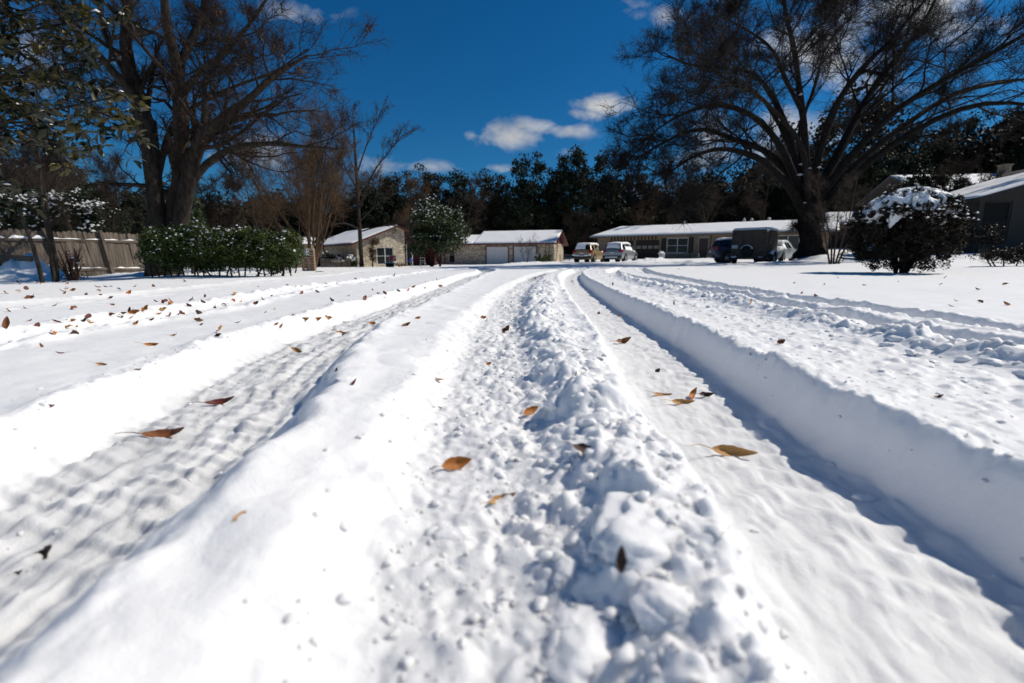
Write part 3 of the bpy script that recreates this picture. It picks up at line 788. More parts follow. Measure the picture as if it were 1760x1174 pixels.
rs = np.random.default_rng(22)
B = [bare_proto('bare_tree', 13, rs, 1.0, thin=1.5)[0], bare_proto('bare_tree', 13, rs, 1.15, r=.18, thin=1.5, ang=46)[0], bare_proto('bare_tree', 11, rs, .9, stems=4, r=.09, k1=9, thin=1.4, tw=TWIG)[0], bare_proto('bare_tree', 13, rs, 1.15, r=.13, thin=1.1, k1=16, ang=42, tw=TWIG_B)[0]]
bal = [
    (790, 62, 256, 1, 'round-headed bare tree topping the mid skyline'),
    (560, 50, 300, 0, 'bare brown tree behind the brushy many-stemmed tree'),
    (668, 78, 330, 0, 'thin bare tree behind the stone gable, half hidden by it'),
    (850, 74, 345, 2, 'low bare tree behind the roof above the first garage door'),
    (1000, 58, 345, 2, 'low bare tree behind the gold pickup-like wagon'),
    (1150, 60, 250, 0, 'bare tree in the sky gap above the tan ranch roof'),
    (1225, 58, 235, 1, 'bare tree seen under the lowest arching limbs of the big right tree'),
    (1300, 60, 225, 0, 'bare tree behind the big tree, left of its trunk'),
    (1440, 64, 210, 1, 'bare tree tangled behind the big tree, right of its trunk'),
    (1640, 34, 250, 2, 'many-stemmed bare tree in front of the high snowy roof'),
    (150, 30, 175, 1, 'bare tree rising over the fence left of the triple-trunk tree'),
    (60, 33, 190, 0, 'bare tree over the fence close to the left edge'),
    (232, 36, 230, 0, 'bare tree right behind the left trunk of the triple-trunk tree'),
    (365, 40, 270, 2, 'bushy bare tree seen under the low right limb of the triple-trunk tree'),
    (455, 44, 232, 3, 'brown-twigged bare tree behind the right end of the hedge'),
    (548, 52, 222, 3, 'brown-twigged bare tree rising just right of the brushy many-stemmed tree'),
    (650, 77, 285, 3, 'brown-twigged bare tree behind the stone gable, right of the slim tree'),
    (710, 64, 290, 3, 'brown-twigged bare tree behind the crown of the snow-dusted leafy tree'),
    (885, 73, 318, 3, 'brown-twigged bare tree rising behind the two garage doors'),
    (1100, 64, 300, 3, 'brown-twigged bare tree behind the silver crossover'),
    (430, 52, 300, 0, 'small bare tree behind the hedge, left of the brushy tree'),
    (720, 76, 340, 2, 'bare brown brush behind the leafy front-yard tree'),
    (950, 70, 345, 0, 'slim bare tree behind the end of the garage wing'),
]
for px, Y, yt, k, lb in bal:
    p = at_y(px, yt, Y); zb = float(base(np.array([p[0]]), np.array([Y]))[0])
    hp = [13.3, 13.6, 10.3, 13.4][k]
    put(B[k], lb, px, Y, (p[2] - zb) / hp, px * .9, 'bare trees in the wooded backdrop')

# slim tree in front of the stone house
rs = np.random.default_rng(31)
p = at_y(622, 457, 44.0)
limbsS = [([(622, 459), (619, 410), (615, 340), (611, 270), (606, 205)], .22, .03, [0] * 5), ([(617, 360), (640, 300), (668, 262), (690, 235)], .09, .02, [0, -.6, -1, -1.4]), ([(616, 330), (590, 280), (575, 240), (560, 215)], .09, .02, [0, .6, 1.2, 1.6]),
          ([(613, 300), (630, 250), (645, 215), (655, 190)], .08, .02, [0, .8, 1.4, 2]), ([(620, 395), (592, 384), (560, 390), (530, 402)], .08, .03, [0, -1, -2, -2.6]), ([(620, 398), (650, 390), (680, 388), (710, 398)], .07, .02, [0, -1, -2, -2.6]), ([(619, 380), (650, 350), (690, 330), (720, 330)], .07, .02, [0, 1, 2, 2.6])]
t, bs, _, _ = hero_tree('bare_tree', 'slim upright bare tree standing before the stone house gable', 'tree', limbsS, 44.0, (p[0], 44.0, gz(p[0], 44.0) - .1),
          [dict(k=13, len=.30, ang=34, up=.10, m=6, wob=.14, rr=.4, t0=.3, sides=4, rmin=.022, rend=.012), dict(k=9, len=.5, ang=34, up=.05, m=5, wob=.16, rr=.5, sides=3, rmin=.014, rend=.009), dict(k=6, len=.55, ang=32, up=.03, m=4, wob=.2, rr=.6, sides=3, rmin=.010, rend=.008)], rs, BARK, TWIG_G)
# brushy many-stemmed tree by the pallet
def brush_tree(label, px, Y, ytop, seed, stems, tw, spread=1.0, k1=14, group=None):
    rs = np.random.default_rng(seed)
    p = at_y(px, ytop, Y); z0 = gz(p[0], Y); h = p[2] - z0
    t, bs = bare_proto('bare_tree', h, rs, spread, stems=stems, r=.008 * h, k1=k1, k2=7, k3=5, k4=3, tw=tw, bk=tw, up=.09, thin=.6 * h / 10, ang=24, low=.15)
    t.location = (p[0], Y, z0); t['label'] = label
    return t
brush_tree('brushy bare tree of many upright brown stems beside the slatted pallet', 512, 29.0, 130, 33, 9, TWIG_B, 1.25, 12)
brush_tree('wide brown twiggy tree rising behind the left roof slope of the stone house', 596, 78.0, 272, 34, 7, TWIG_B, 1.5, 14)
brush_tree('small forked bare tree in front of the second garage door', 904, 50.0, 396, 35, 3, TWIG_G, 1.3, 10)
brush_tree('thin many-stemmed bare tree just left of the round bush', 1458, 19.0, 235, 36, 5, TWIG_G, .8, 6)
brush_tree('leafless tree with a kinked stem behind the snow-flecked shrubs', 140, 22.0, 215, 37, 2, TWIG, 1.2, 9)
for i, (px, yt) in enumerate([(8, 110), (22, 60), (44, 160)]):
    rs = np.random.default_rng(40 + i)
    Y = 13.2 + i * .5
    p = at_y(px, yt, Y); z0 = gz(p[0], Y); h = p[2] - z0
    t, bs = bare_proto('bare_tree', h * 1.15, rs, .6, r=.055, k1=9, k2=6, k3=4, k4=3, tw=TWIG, thin=.6, ang=30, low=.35, lean=.02)
    t.location = (p[0], Y, z0)
    t['label'] = ['thin straight trunk at the left edge of the photo, first of three', 'thin straight trunk, middle of the three at the left edge', 'thin straight trunk, rightmost of the three at the left edge'][i]

# undergrowth that closes the wood
rs = np.random.default_rng(50)
n = 2100
ang = np.radians(np.linspace(-56, 54, n)) + rs.normal(size=n) * .02
d = 84 + rs.random(n) * 16
C = np.stack([np.sin(ang) * d, np.cos(ang) * d, np.zeros(n)], 1)
C = C[(C[:, 1] > 45)]
hgt = 6.5 + 7 * (fbm(np.arctan2(C[:, 0], C[:, 1]) * 14, C[:, 1] * 0 + 3, 5, 3) + .5)
C[:, 2] = rs.random(len(C)) ** .8 * hgt * (1 + .6 * (C[:, 0] > 30)) + base(C[:, 0], C[:, 1]) * .5
V, F = leaves(around(rs, C, 85, 2.2, .8), .55, rs, .7)
o = npmesh('distant_woodland', V, F, EVER_B, None, False)
tag(o, 'dense dark woodland closing the view behind the houses', 'woodland', kind='stuff')

# leafy evergreen tree in the stone house front yard
def leafy_tree(name, label, cat, px, Y, blobs_, fm, rs, leaf, per, rad, stems, snow=.02, ssize=.09, zbase=None, bark=BARK, snow_n=1, ratio=.5):
    p = at_y(px, 450, Y); z0 = gz(p[0], Y)
    t = thing(name, label, cat, (p[0], Y, z0))
    C = []
    for (bx_, by_, rx, rz, n) in blobs_:
        q = at_y(bx_, by_, Y); sx = abs(at_y(bx_ + rx, by_, Y)[0] - q[0]); sz = abs(at_y(bx_, by_ - rz, Y)[2] - q[2])
        c = ellipsoid_clumps(rs, n, sx, sx, sz, 0, .45, -1, .15) + (q - np.array([p[0], Y, z0]))
        C.append(c)
    C = np.concatenate(C)
    # stems reaching the clumps
    ns = len(stems)
    P = []
    for (x0, y0, x1, y1) in stems:
        a = at_y(x0, y0, Y) - np.array([p[0], Y, z0]); b = at_y(x1, y1, Y) - np.array([p[0], Y, z0]); a[2] = -.1
        P.append(smooth_line(np.array([a, a * .6 + b * .4 + rs.normal(size=3) * .05, b]), 8))
    P = np.array(P); h = np.linalg.norm(P[:, -1] - P[:, 0], axis=1).max()
    Rr = np.linspace(.028 * h, .010 * h, 8)[None].repeat(ns, 0)
    bs = grow(P, Rr, [dict(k=12, len=.5, ang=42, up=.05, m=5, rr=.5, sides=4, rmin=.004 * h, rend=.002 * h, t0=.3)], rs)
    V, F = batches([(P, Rr, 7)] + bs)
    npmesh('trunk', V, F, bark, t)
    L_ = around(rs, C, per, rad)
    V, F = leaves(L_, leaf, rs, ratio, .2); npmesh('crown', V, F, fm, t, False)
    if snow > 0:
        # snow rests on the sides and tops that face the sky
        cen = C.mean(0)
        sc_ = (L_ - cen) / (L_.std(0) + 1e-6)
        w = np.clip(.25 + .5 * sc_[:, 2] + .45 * sc_[:, 0] * 0 - .45 * sc_[:, 1], 0, 2) * (.4 + 1.6 * np.clip(fbm(L_[:, 0] * 1.1 / (rad * 3), L_[:, 2] * 1.1 / (rad * 3), 5, 3) + .3, 0, 1))
        S = L_[rs.random(len(L_)) < snow * w] + np.array([0, -rad * .25, rad * .3])
        V, F = blobs(S, ssize, rs, .55); npmesh('snow', V, F, SNOW, t)
    return t, C

rs = np.random.default_rng(60)
leafy_tree('leafy_tree', 'rounded leafy green tree dusted with snow between the stone gable and the garage wing', 'tree', 752, 46.0,
           [(752, 385, 46, 34, 60), (745, 362, 26, 18, 22), (725, 415, 26, 24, 26), (780, 395, 24, 26, 26), (768, 420, 26, 14, 16), (722, 395, 22, 20, 18)], GLOSSY, rs, .24, 85, .66,
           [(741, 458, 735, 400), (756, 458, 765, 400), (743, 458, 760, 380)], .048, .075)
leafy_tree('shrub', 'low green shrub with bare stems at the right end of the garage wing', 'shrub', 938, 52.5, [(938, 444, 12, 6, 16), (928, 446, 8, 5, 8)], HEDGE, rs, .2, 40, .3, [(930, 452, 925, 425), (942, 452, 945, 422), (936, 452, 938, 420)], .03, .1)
# hedge
rs = np.random.default_rng(61)
hb = []
for i in range(17):
    x = 268 + i * 14.2
    top = 399 - 4 * sin(i * 1.7) + (6 if i > 13 else 0) - (6 if 1 < i < 6 else 0)
    bt = 466 - i * .7 + 5 * rs.normal()
    hb.append((x, (top + bt) / 2, 24, (bt - top) / 2 + 1, 32))
st = []
for i in range(22):
    x = 262 + i * 11.4 + rs.normal() * 3
    st.append((x, 476 - i * .5, x + rs.normal() * 14, 425 + rs.random() * 15))
leafy_tree('hedge', 'long untrimmed green hedge flecked with snow at the foot of the triple-trunk tree', 'hedge', 380, 15.2, hb, HEDGE, rs, .075, 125, .27, st, .016, .035, ratio=.55)
leafy_tree('shrub', 'darker green shrub closing the right end of the hedge', 'shrub', 503, 20.0, [(500, 430, 16, 24, 30), (492, 440, 16, 20, 20)], GLOSSY, rs, .10, 110, .28, [(498, 466, 495, 420), (506, 466, 508, 420)], .02, .04)
# shrubs behind the fence with snow on them
for px, yy, rx, rz, lb in [(85, 372, 34, 34, 'snow-flecked dark shrub behind the fence, left one'), (130, 368, 30, 34, 'tallest snow-flecked dark shrub behind the fence, in the middle'), (178, 380, 32, 32, 'snow-flecked dark shrub behind the fence, right one'), (20, 372, 26, 36, 'snow-flecked dark shrub behind the thin trunks at the left edge')]:
    leafy_tree('shrub', lb, 'shrub', px, 24.0, [(px, yy, rx, rz, 46)], EVER, rs, .14, 70, .42, [(px - 6, 460, px - 10, yy + 10), (px + 6, 460, px + 10, yy)], .11, .075, ratio=.6)
leafy_tree('shrub', 'pointed green shrub poking up behind the right trunk of the triple-trunk tree', 'shrub', 332, 22.0, [(332, 375, 14, 34, 30)], GLOSSY, rs, .12, 60, .3, [(330, 465, 332, 380)], .02, .05)
# dark foundation shrubs at the stone house
leafy_tree('shrub', 'low snow-covered shrub by the left side wall of the stone house', 'shrub', 596, 50.0, [(586, 452, 14, 5, 18), (604, 450, 12, 7, 14)], HEDGE, rs, .18, 40, .4, [(590, 458, 588, 448), (604, 458, 602, 446)], .12, .2)
leafy_tree('shrub', 'dark low hedge-like shrub under the deep left eave of the stone house', 'shrub', 570, 52.0, [(562, 444, 10, 8, 16), (578, 446, 10, 6, 12)], EVER, rs, .2, 40, .45, [(562, 456, 562, 442), (578, 456, 578, 444)], .02, .12)
leafy_tree('creeper', 'dry brown creeper climbing the stone wall left of the gable window', 'creeper', 640, 49.9, [(640, 430, 5, 20, 30), (644, 415, 6, 8, 12)], mat('dry_creeper', (.05, .035, .015), .8, (.09, .06, .03), 4), rs, .14, 40, .28, [(640, 457, 641, 415)], .0)
leafy_tree('shrub', 'brown dormant flower clump at the foot of the gable wall', 'shrub', 690, 49.0, [(690, 454, 10, 3, 10)], mat('dry_clump', (.09, .05, .025), .8, (.16, .09, .05), 4), rs, .12, 30, .22, [(690, 458, 690, 452)], .05, .1)
# shrubs at the far right
leafy_tree('shrub', 'open twiggy dark shrub with slanting stems at the right edge', 'shrub', 1722, 13.5, [(1712, 438, 20, 7, 22), (1745, 440, 26, 11, 34), (1775, 436, 26, 16, 30)], BUSHM, rs, .055, 60, .17,
           [(1708, 458, 1680, 430), (1716, 458, 1695, 428), (1726, 458, 1724, 425), (1745, 458, 1750, 430), (1765, 458, 1770, 420)], .0, ratio=.5)
leafy_tree('shrub', 'dark shrub against the siding of the right-hand house', 'shrub', 1690, 20.5, [(1690, 405, 30, 16, 30)], BUSHM, rs, .09, 60, .3, [(1685, 428, 1685, 405), (1700, 428, 1700, 400)], .0)

# round clipped bush
rs = np.random.default_rng(70)
p = at_y(1550, 452, 12.0); z0 = gz(p[0], 12.0)
bush = thing('round_bush', 'big dome-shaped dark bush capped with snow on the right-hand lawn', 'bush', (p[0], 12.0, z0))
n = 520
d = rs.normal(size=(n * 2, 3)); d /= np.linalg.norm(d, axis=1, keepdims=True); d = d[d[:, 2] > -.70][:n]
rad = 1 + .05 * np.sin(d[:, 0] * 9) * np.cos(d[:, 1] * 8 + 1) + .05 * rs.normal(size=len(d))
C = d * rad[:, None] * np.array([1.10, 1.12, .93]) + np.array([0, 0, 1.05])
C2 = ellipsoid_clumps(rs, 120, .9, .9, .7, 1.05, .2, -1, .1)
lowb = np.stack([rs.normal(size=110) * .50, rs.normal(size=110) * .45, .10 + .42 * rs.random(110)], 1)
L1 = around(rs, np.concatenate([C, C2]), 120, .085, .9); L2 = around(rs, lowb, 34, .13, .8)
V, F = leaves(np.concatenate([L1, L2]), .055, rs, .5, .1); npmesh('foliage', V, F, BUSHM, bush, False)
P = []
for i in range(26):
    a = rs.random() * 6.28; r = .15 + .75 * rs.random()
    P.append(smooth_line(np.array([[cos(a) * .10, sin(a) * .10, -.1], [cos(a) * .3 * r, sin(a) * .3 * r, .35], [cos(a) * .85 * r, sin(a) * .8 * r, .8 + .4 * rs.random()]]), 7))
P = np.array(P); Rr = np.linspace(.022, .008, 7)[None].repeat(len(P), 0)
bs = grow(P, Rr, [dict(k=9, len=.45, ang=40, up=.03, m=5, rr=.6, sides=3, rmin=.005, rend=.003, t0=.1)], rs)
V, F = batches([(P, Rr, 5)] + bs); npmesh('stem', V, F, BARK_O, bush)
# its snow cap: one lumpy sheet on the crown with ragged lower edge
nu, nv = 220, 90
th = np.linspace(0, 2 * pi, nu, endpoint=False); ph = np.linspace(0, 1, nv)
TH, PH = np.meshgrid(th, ph)
lim = R(68) + R(12) * np.sin(TH * 2 + .5) + R(26) * fbm(np.cos(TH) * 3.4 + 9, np.sin(TH) * 3.4 + 4, 5, 4)
el = PH * lim
dx, dy, dz = np.sin(el) * np.cos(TH), np.sin(el) * np.sin(TH), np.cos(el)
lumpn = fbm(dx * 5, dy * 5, 8, 4) * .6; holes = fbm(dx * 10 + 3, dy * 10, 18, 4) * 1.25
edge = 1 - PH ** 5
rr_ = 1.0 + .045 * edge + .075 * lumpn - .20 * sstep(.05, .20, holes - .17 + PH * .30) - .10 * (1 - edge)
V = np.stack([dx * rr_ * 1.14, dy * rr_ * 1.16, dz * rr_ * .985 + 1.06], -1).reshape(-1, 3)
i = np.arange(nv - 1)[:, None] * nu; j = np.arange(nu)[None]; j2 = (j + 1) % nu
F = np.stack([i + j, i + j2, i + nu + j2, i + nu + j], -1).reshape(-1, 4)[:, ::-1]
npmesh('snow_cap', V, F, SNOW, bush)
S = C[(C[:, 2] > 1.2)] * 1.0; S = S[rs.random(len(S)) < .8] * np.array([1.06, 1.06, 1.0]) + np.array([0, 0, .03])
V, F = blobs(S, .038, rs, .6); npmesh('snow', V, F, SNOW, bush)

# magnolia reaching in at the upper left
rs = np.random.default_rng(80)
Ym = 6.2
p = at_y(-190, 450, Ym); z0 = gz(p[0], Ym)
mg = thing('magnolia_tree', 'leafy magnolia whose glossy branches hang in at the upper left corner', 'tree', (p[0], Ym, z0))
o3 = np.array([p[0], Ym, z0])
Pm = [smooth_line(np.array([[0, 0, -.1], [.05, 0, 1.5], [0, .1, 3], [.1, 0, 5.2]]), 10)]
tips = [(60, 240), (120, 210), (205, 165), (150, 120), (100, 60), (60, 110), (20, 180), (160, 30), (90, 0), (10, 60), (40, 285), (-40, 120), (-60, 250), (-30, 20), (0, -60), (80, -60)]
for tx, ty in tips:
    q = at_y(tx, ty, Ym + rs.normal() * .5) - o3
    s0 = np.array([.05, 0, 1.2 + max(0, q[2] - 2.4) * .6 + rs.random() * .8])
    Pm.append(smooth_line(np.array([s0, s0 * .5 + q * .5 + np.array([0, 0, .18]), q]), 10))
Pm = np.array(Pm); Rm = np.linspace(.030, .009, 10)[None].repeat(len(Pm), 0); Rm[0] = np.linspace(.13, .05, 10)
bs = grow(Pm[1:], Rm[1:], [dict(k=10, len=.30, ang=45, up=-.02, m=5, rr=.6, sides=4, rmin=.006, rend=.004, t0=.3), dict(k=3, len=.6, ang=40, m=4, rr=.7, sides=3, rmin=.004, rend=.003)], rs)
V, F = batches([(Pm, Rm, 7)] + bs); npmesh('trunk', V, F, BARK, mg)
ends = np.concatenate([bs[0][0][:, -1], bs[1][0][:, -1], bs[0][0][:, 3]])
# blades with a folded midrib, whorled at the twig ends
def big_leaves(C, rs, per, ln):
    n = len(C) * per; c = np.repeat(C, per, 0) + rs.normal(size=(n, 3)) * .02
    a = rs.normal(size=(n, 3)); a[:, 2] = a[:, 2] * .7 - .35; a /= np.linalg.norm(a, axis=1, keepdims=True)
    nn = rs.normal(size=(n, 3)) * .5 + np.array([0, 0, 1]); b = np.cross(a, nn); b /= np.linalg.norm(b, axis=1, keepdims=True); w = np.cross(b, a)
    L_ = (ln * (.7 + .5 * rs.random(n)))[:, None]
    prof = [(0, .0, 0), (.3, .17, .02), (.6, .20, 0), (.85, .12, -.05), (1, 0, -.12)]
    Vs = []
    for t, wd, dr in prof:
        cc = c + a * L_ * t + w * L_ * dr
        Vs += [cc + b * L_ * wd + w * L_ * wd * .35, cc, cc - b * L_ * wd + w * L_ * wd * .35]
    V = np.stack(Vs, 1).reshape(-1, 3); k = np.arange(n)[:, None] * 15
    F = []
    for r_ in range(4):
        for s_ in range(2):
            F.append(k + np.array([[r_ * 3 + s_, r_ * 3 + s_ + 1, r_ * 3 + s_ + 4, r_ * 3 + s_ + 3]]))
    return V, np.concatenate(F)
V, F = big_leaves(ends, rs, 5, .13); npmesh('crown', V, F, MAGN, mg)
S = ends[rs.random(len(ends)) < .06] + np.array([0, 0, .03]); V, F = blobs(S, .028, rs, .5); npmesh('snow', V, F, SNOW, mg)

# dormant cut-back shrub by the fence
rs = np.random.default_rng(90)
p = at_y(122, 450, 14.6); z0 = gz(p[0], 14.6)
t = thing('dormant_shrub', 'rust-brown cut-back shrub of stiff stems in front of the leaning fence', 'shrub', (p[0], 14.6, z0))
P = []
for i in range(15):
    a = rs.random() * 6.28; h = .45 + .55 * rs.random()
    P.append(smooth_line(np.array([[cos(a) * .1, sin(a) * .1, -.1], [cos(a) * .18, sin(a) * .18, h * .5], [cos(a) * .32 + rs.normal() * .05, sin(a) * .3, h]]), 6))
P = np.array(P); Rr = np.linspace(.030, .014, 6)[None].repeat(len(P), 0)
bs = grow(P, Rr, [dict(k=5, len=.5, ang=40, m=4, rr=.5, sides=3, rmin=.006, rend=.004, t0=.3)], rs)
V, F = batches([(P, Rr, 6)] + bs); npmesh('stem', V, F, mat('rust_stem', (.05, .022, .014), .9, (.12, .05, .03), 8), t)
V, F = leaves(around(rs, np.array([[0, 0, .12], [.15, 0, .1], [-.15, .05, .12]]), 60, .2, .6), .07, rs); npmesh('dry_leaves', V, F, DRYL, t, False)
V, F = blobs(P[::3, -1] + np.array([0, 0, .02]), .04, rs); npmesh('snow', V, F, SNOW, t)
# ================================================================== buildings
def stone_mat(name, c1, c2, mortar, scale=3.2):
    m = bpy.data.materials.new(name); m.use_nodes = True; nt = m.node_tree; L = nt.links; b = nt.nodes['Principled BSDF']
    b.inputs['Roughness'].default_value = .9
    tc = nt.nodes.new('ShaderNodeTexCoord'); mp = nt.nodes.new('ShaderNodeMapping'); mp.inputs['Scale'].default_value = (1, 1, 1.8)
    L.new(tc.outputs['Object'], mp.inputs[0])
    v = nt.nodes.new('ShaderNodeTexVoronoi'); v.inputs['Scale'].default_value = scale
    v2 = nt.nodes.new('ShaderNodeTexVoronoi'); v2.feature = 'DISTANCE_TO_EDGE'; v2.inputs['Scale'].default_value = scale
    L.new(mp.outputs[0], v.inputs['Vector']); L.new(mp.outputs[0], v2.inputs['Vector'])
    sp = nt.nodes.new('ShaderNodeSeparateColor'); L.new(v.outputs['Color'], sp.inputs[0])
    r = nt.nodes.new('ShaderNodeValToRGB'); r.color_ramp.elements[0].color = (*c1, 1); r.color_ramp.elements[1].color = (*c2, 1)
    L.new(sp.outputs[0], r.inputs[0])
    e = nt.nodes.new('ShaderNodeMath'); e.operation = 'LESS_THAN'; e.inputs[1].default_value = .045; L.new(v2.outputs['Distance'], e.inputs[0])
    mx = nt.nodes.new('ShaderNodeMix'); mx.data_type = 'RGBA'; L.new(e.outputs[0], mx.inputs[0]); L.new(r.outputs[0], mx.inputs[6]); mx.inputs[7].default_value = (*mortar, 1)
    L.new(mx.outputs[2], b.inputs['Base Color'])
    bp = nt.nodes.new('ShaderNodeBump'); bp.inputs['Strength'].default_value = .7; bp.inputs['Distance'].default_value = .03
    L.new(v2.outputs['Distance'], bp.inputs['Height']); L.new(bp.outputs[0], b.inputs['Normal'])
    return m
STONE = stone_mat('limestone_rubble', (.34, .27, .19), (.68, .59, .45), (.22, .18, .13))
BRICK = stone_mat('tan_brick', (.22, .16, .10), (.36, .28, .19), (.16, .13, .10), 6)
REDTRIM = mat('dark_red_paint', (.085, .010, .012), .6, (.11, .016, .018), 3)
GLASS = mat('dark_window_glass', (.008, .012, .012), .22, spec=.4)
GLASS2 = mat('curtained_glass', (.05, .048, .038), .25, (.10, .095, .075), 2, stretch=(6, 6, .3), spec=.6)
WHITEP = mat('white_paint', (.62, .63, .63), .5, (.70, .71, .71), 6)
GREYP = mat('grey_painted_metal', (.30, .31, .32), .5, (.36, .37, .38), 4)
TANP = mat('tan_siding', (.26, .19, .12), .8, (.32, .24, .155), 3)
BROWNP = mat('dark_brown_paint', (.022, .013, .009), .7, (.035, .022, .014), 4)
SHING = mat('shingle', (.10, .09, .08), .95, (.15, .135, .12), 12)
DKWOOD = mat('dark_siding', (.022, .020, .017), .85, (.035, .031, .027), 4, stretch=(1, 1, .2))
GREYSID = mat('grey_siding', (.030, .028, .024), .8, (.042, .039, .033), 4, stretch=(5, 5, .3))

def xf(mb, ang=0.0, off=(0, 0, 0)):
    c, s = cos(ang), sin(ang)
    mb.v = [(x * c - y * s + off[0], x * s + y * c + off[1], z + off[2]) for x, y, z in mb.v]
    return mb

def wall_boxes(mb, x0, x1, z0, z1, y0, y1, ops):
    ops = sorted(ops); x = x0
    for a, b, c, d in ops:
        if a > x: mb.box(x, a, y0, y1, z0, z1)
        if c > z0: mb.box(a, b, y0, y1, z0, c)
        if d < z1: mb.box(a, b, y0, y1, d, z1)
        x = b
    if x < x1: mb.box(x, x1, y0, y1, z0, z1)
    return mb

def roof_slab(c, th):
    """c: four 3D corners, counter-clockwise from above; slab of thickness th below them"""
    mb = MB(); top = [tuple(p) for p in c]; bot = [(p[0], p[1], p[2] - th) for p in c]
    n = len(c)
    mb.add(top + bot, [tuple(range(n)), tuple(range(2 * n - 1, n - 1, -1))] + [(i, n + i, n + (i + 1) % n, (i + 1) % n) for i in range(n)])
    return mb

def snow_sheet(c, th, seed, inset=.03, nu=50, nv=16, droop=.0):
    """rounded layer of snow lying on a four-cornered roof plane"""
    c = [np.array(p, float) for p in c]
    u = np.linspace(0, 1, nu); v = np.linspace(0, 1, nv)
    u = .5 - .5 * np.cos(u * pi) if False else u
    U, Vv = np.meshgrid(u, v)
    ctr = sum(c) / 4
    P = ((1 - U)[..., None] * (1 - Vv)[..., None] * c[0] + U[..., None] * (1 - Vv)[..., None] * c[1] + U[..., None] * Vv[..., None] * c[2] + (1 - U)[..., None] * Vv[..., None] * c[3])
    lu = np.linalg.norm(c[1] - c[0]); lv = np.linalg.norm(c[3] - c[0])
    d = np.minimum(np.minimum(U, 1 - U) * lu, np.minimum(Vv, 1 - Vv) * lv)
    e = np.sqrt(np.clip(d / .12, 0, 1))
    H = th * e * (1 + .35 * fbm(P[..., 0] * .8 + seed, P[..., 1] * .8, seed, 3)) + .004
    P[..., 2] += H
    n, m = nv, nu
    i = np.arange(n - 1)[:, None] * m; j = np.arange(m - 1)[None]
    F = np.stack([i + j, i + j + 1, i + m + j + 1, i + m + j], -1).reshape(-1, 4)
    V = P.reshape(-1, 3)
    # skirt down to the roof
    ring = list(range(m)) + [r * m + m - 1 for r in range(1, n)] + [(n - 1) * m + k for k in range(m - 2, -1, -1)] + [r * m for r in range(n - 2, 0, -1)]
    low = V[ring].copy(); low[:, 2] -= H.reshape(-1)[ring] - .003 + 0
    k = len(V); V = np.concatenate([V, low]); R_ = len(ring)
    S = np.array([[ring[(q + 1) % R_], ring[q], k + q, k + (q + 1) % R_] for q in range(R_)])
    return V, np.concatenate([F, S])

def window(parent, x0, x1, z0, z1, y, nx=2, nz=2, fr=WHITEP, gl=GLASS, ang=0, off=(0, 0, 0), w=.07, name='window'):
    f = MB()
    f.box(x0, x1, y + .04, y + .12, z1 - w, z1); f.box(x0, x1, y + .04, y + .12, z0, z0 + w)
    f.box(x0, x0 + w, y + .04, y + .12, z0 + w, z1 - w); f.box(x1 - w, x1, y + .04, y + .12, z0 + w, z1 - w)
    for i in range(1, nx): c = x0 + (x1 - x0) * i / nx; f.box(c - w * .5, c + w * .5, y + .05, y + .115, z0 + w, z1 - w)
    for i in range(1, nz): c = z0 + (z1 - z0) * i / nz; f.box(x0 + w, x1 - w, y + .06, y + .11, c - w * .3, c + w * .3)
    o = xf(f, ang, off).build(name, fr, parent)
    g = MB().box(x0 + w * .5, x1 - w * .5, y + .085, y + .10, z0 + w * .5, z1 - w * .5); xf(g, ang, off).build('pane', gl, o)
    return o

def garage_door(parent, x0, x1, z1, y, m, ang=0, off=(0, 0, 0), lights=False, n=4):
    d = MB()
    hgt = z1 / n
    for i in range(n):
        d.box(x0, x1, y + .06, y + .10, i * hgt + .012, (i + 1) * hgt - .012)
        for k in range(4):
            a = x0 + (x1 - x0) * (k + .12) / 4; b = x0 + (x1 - x0) * (k + .88) / 4
            if not (lights and i == n - 2): d.box(a, b, y + .045, y + .06, i * hgt + .09, (i + 1) * hgt - .09)
    d.box(x0, x1, y + .102, y + .12, 0, z1)
    o = xf(d, ang, off).build('garage_door', m, parent)
    if lights:
        g = MB()
        for k in range(4):
            a = x0 + (x1 - x0) * (k + .12) / 4; b = x0 + (x1 - x0) * (k + .88) / 4
            g.box(a, b, y + .05, y + .06, (n - 2) * hgt + .09, (n - 1) * hgt - .09)
        xf(g, ang, off).build('pane', mat('light_door_pane', (.30, .25, .19), .3), o)
    return o

# ---------------- the stone house with dark red trim
AB = R(38)
oA = at_y(614, 450, 50.0); zA = -.46
HA = thing('ranch_house', 'cream stone ranch house with dark red trim, a street-facing gable and two white garage doors', 'house', (oA[0], 50.0, zA))
fz = (0, 0, 0)
mb = MB(); wall_boxes(mb, 0, 5.5, -.3, 2.6, 0, .25, [(2.18, 4.11, .28, 2.12)])
mb.prism([(0, 2.6), (5.5, 2.6), (5.5, 4.05), (4.6, 4.42)], 'y', 0, .25)
mb.box(0, .25, .25, 17, -.3, 2.55); mb.box(5.25, 5.5, .25, 2.4, -.3, 2.6)
xf(mb, AB).build('wall', STONE, HA)
mb = MB().box(5.5, 9.3, 2.4, 2.6, -.3, 2.9); mb.box(9.3, 9.5, .1, 17, -.3, 2.5); mb.prism([(5.5, 2.65), (9.2, 2.3), (5.5, 3.98)], 'y', .05, .2)
xf(mb, AB).build('porch_wall', REDTRIM, HA)
window(HA, 2.18, 4.11, .28, 2.12, 0, 2, 2, ang=AB)
mb = MB().box(.02, .5, 0, 0.0, 0, 0)
d = MB().box(6.6, 7.5, 2.33, 2.38, 0, 2.05); d.box(6.7, 7.4, 2.31, 2.33, .3, 1.0); d.box(6.7, 7.4, 2.31, 2.33, 1.15, 1.9)
xf(d, AB).build('front_door', BROWNP, HA)
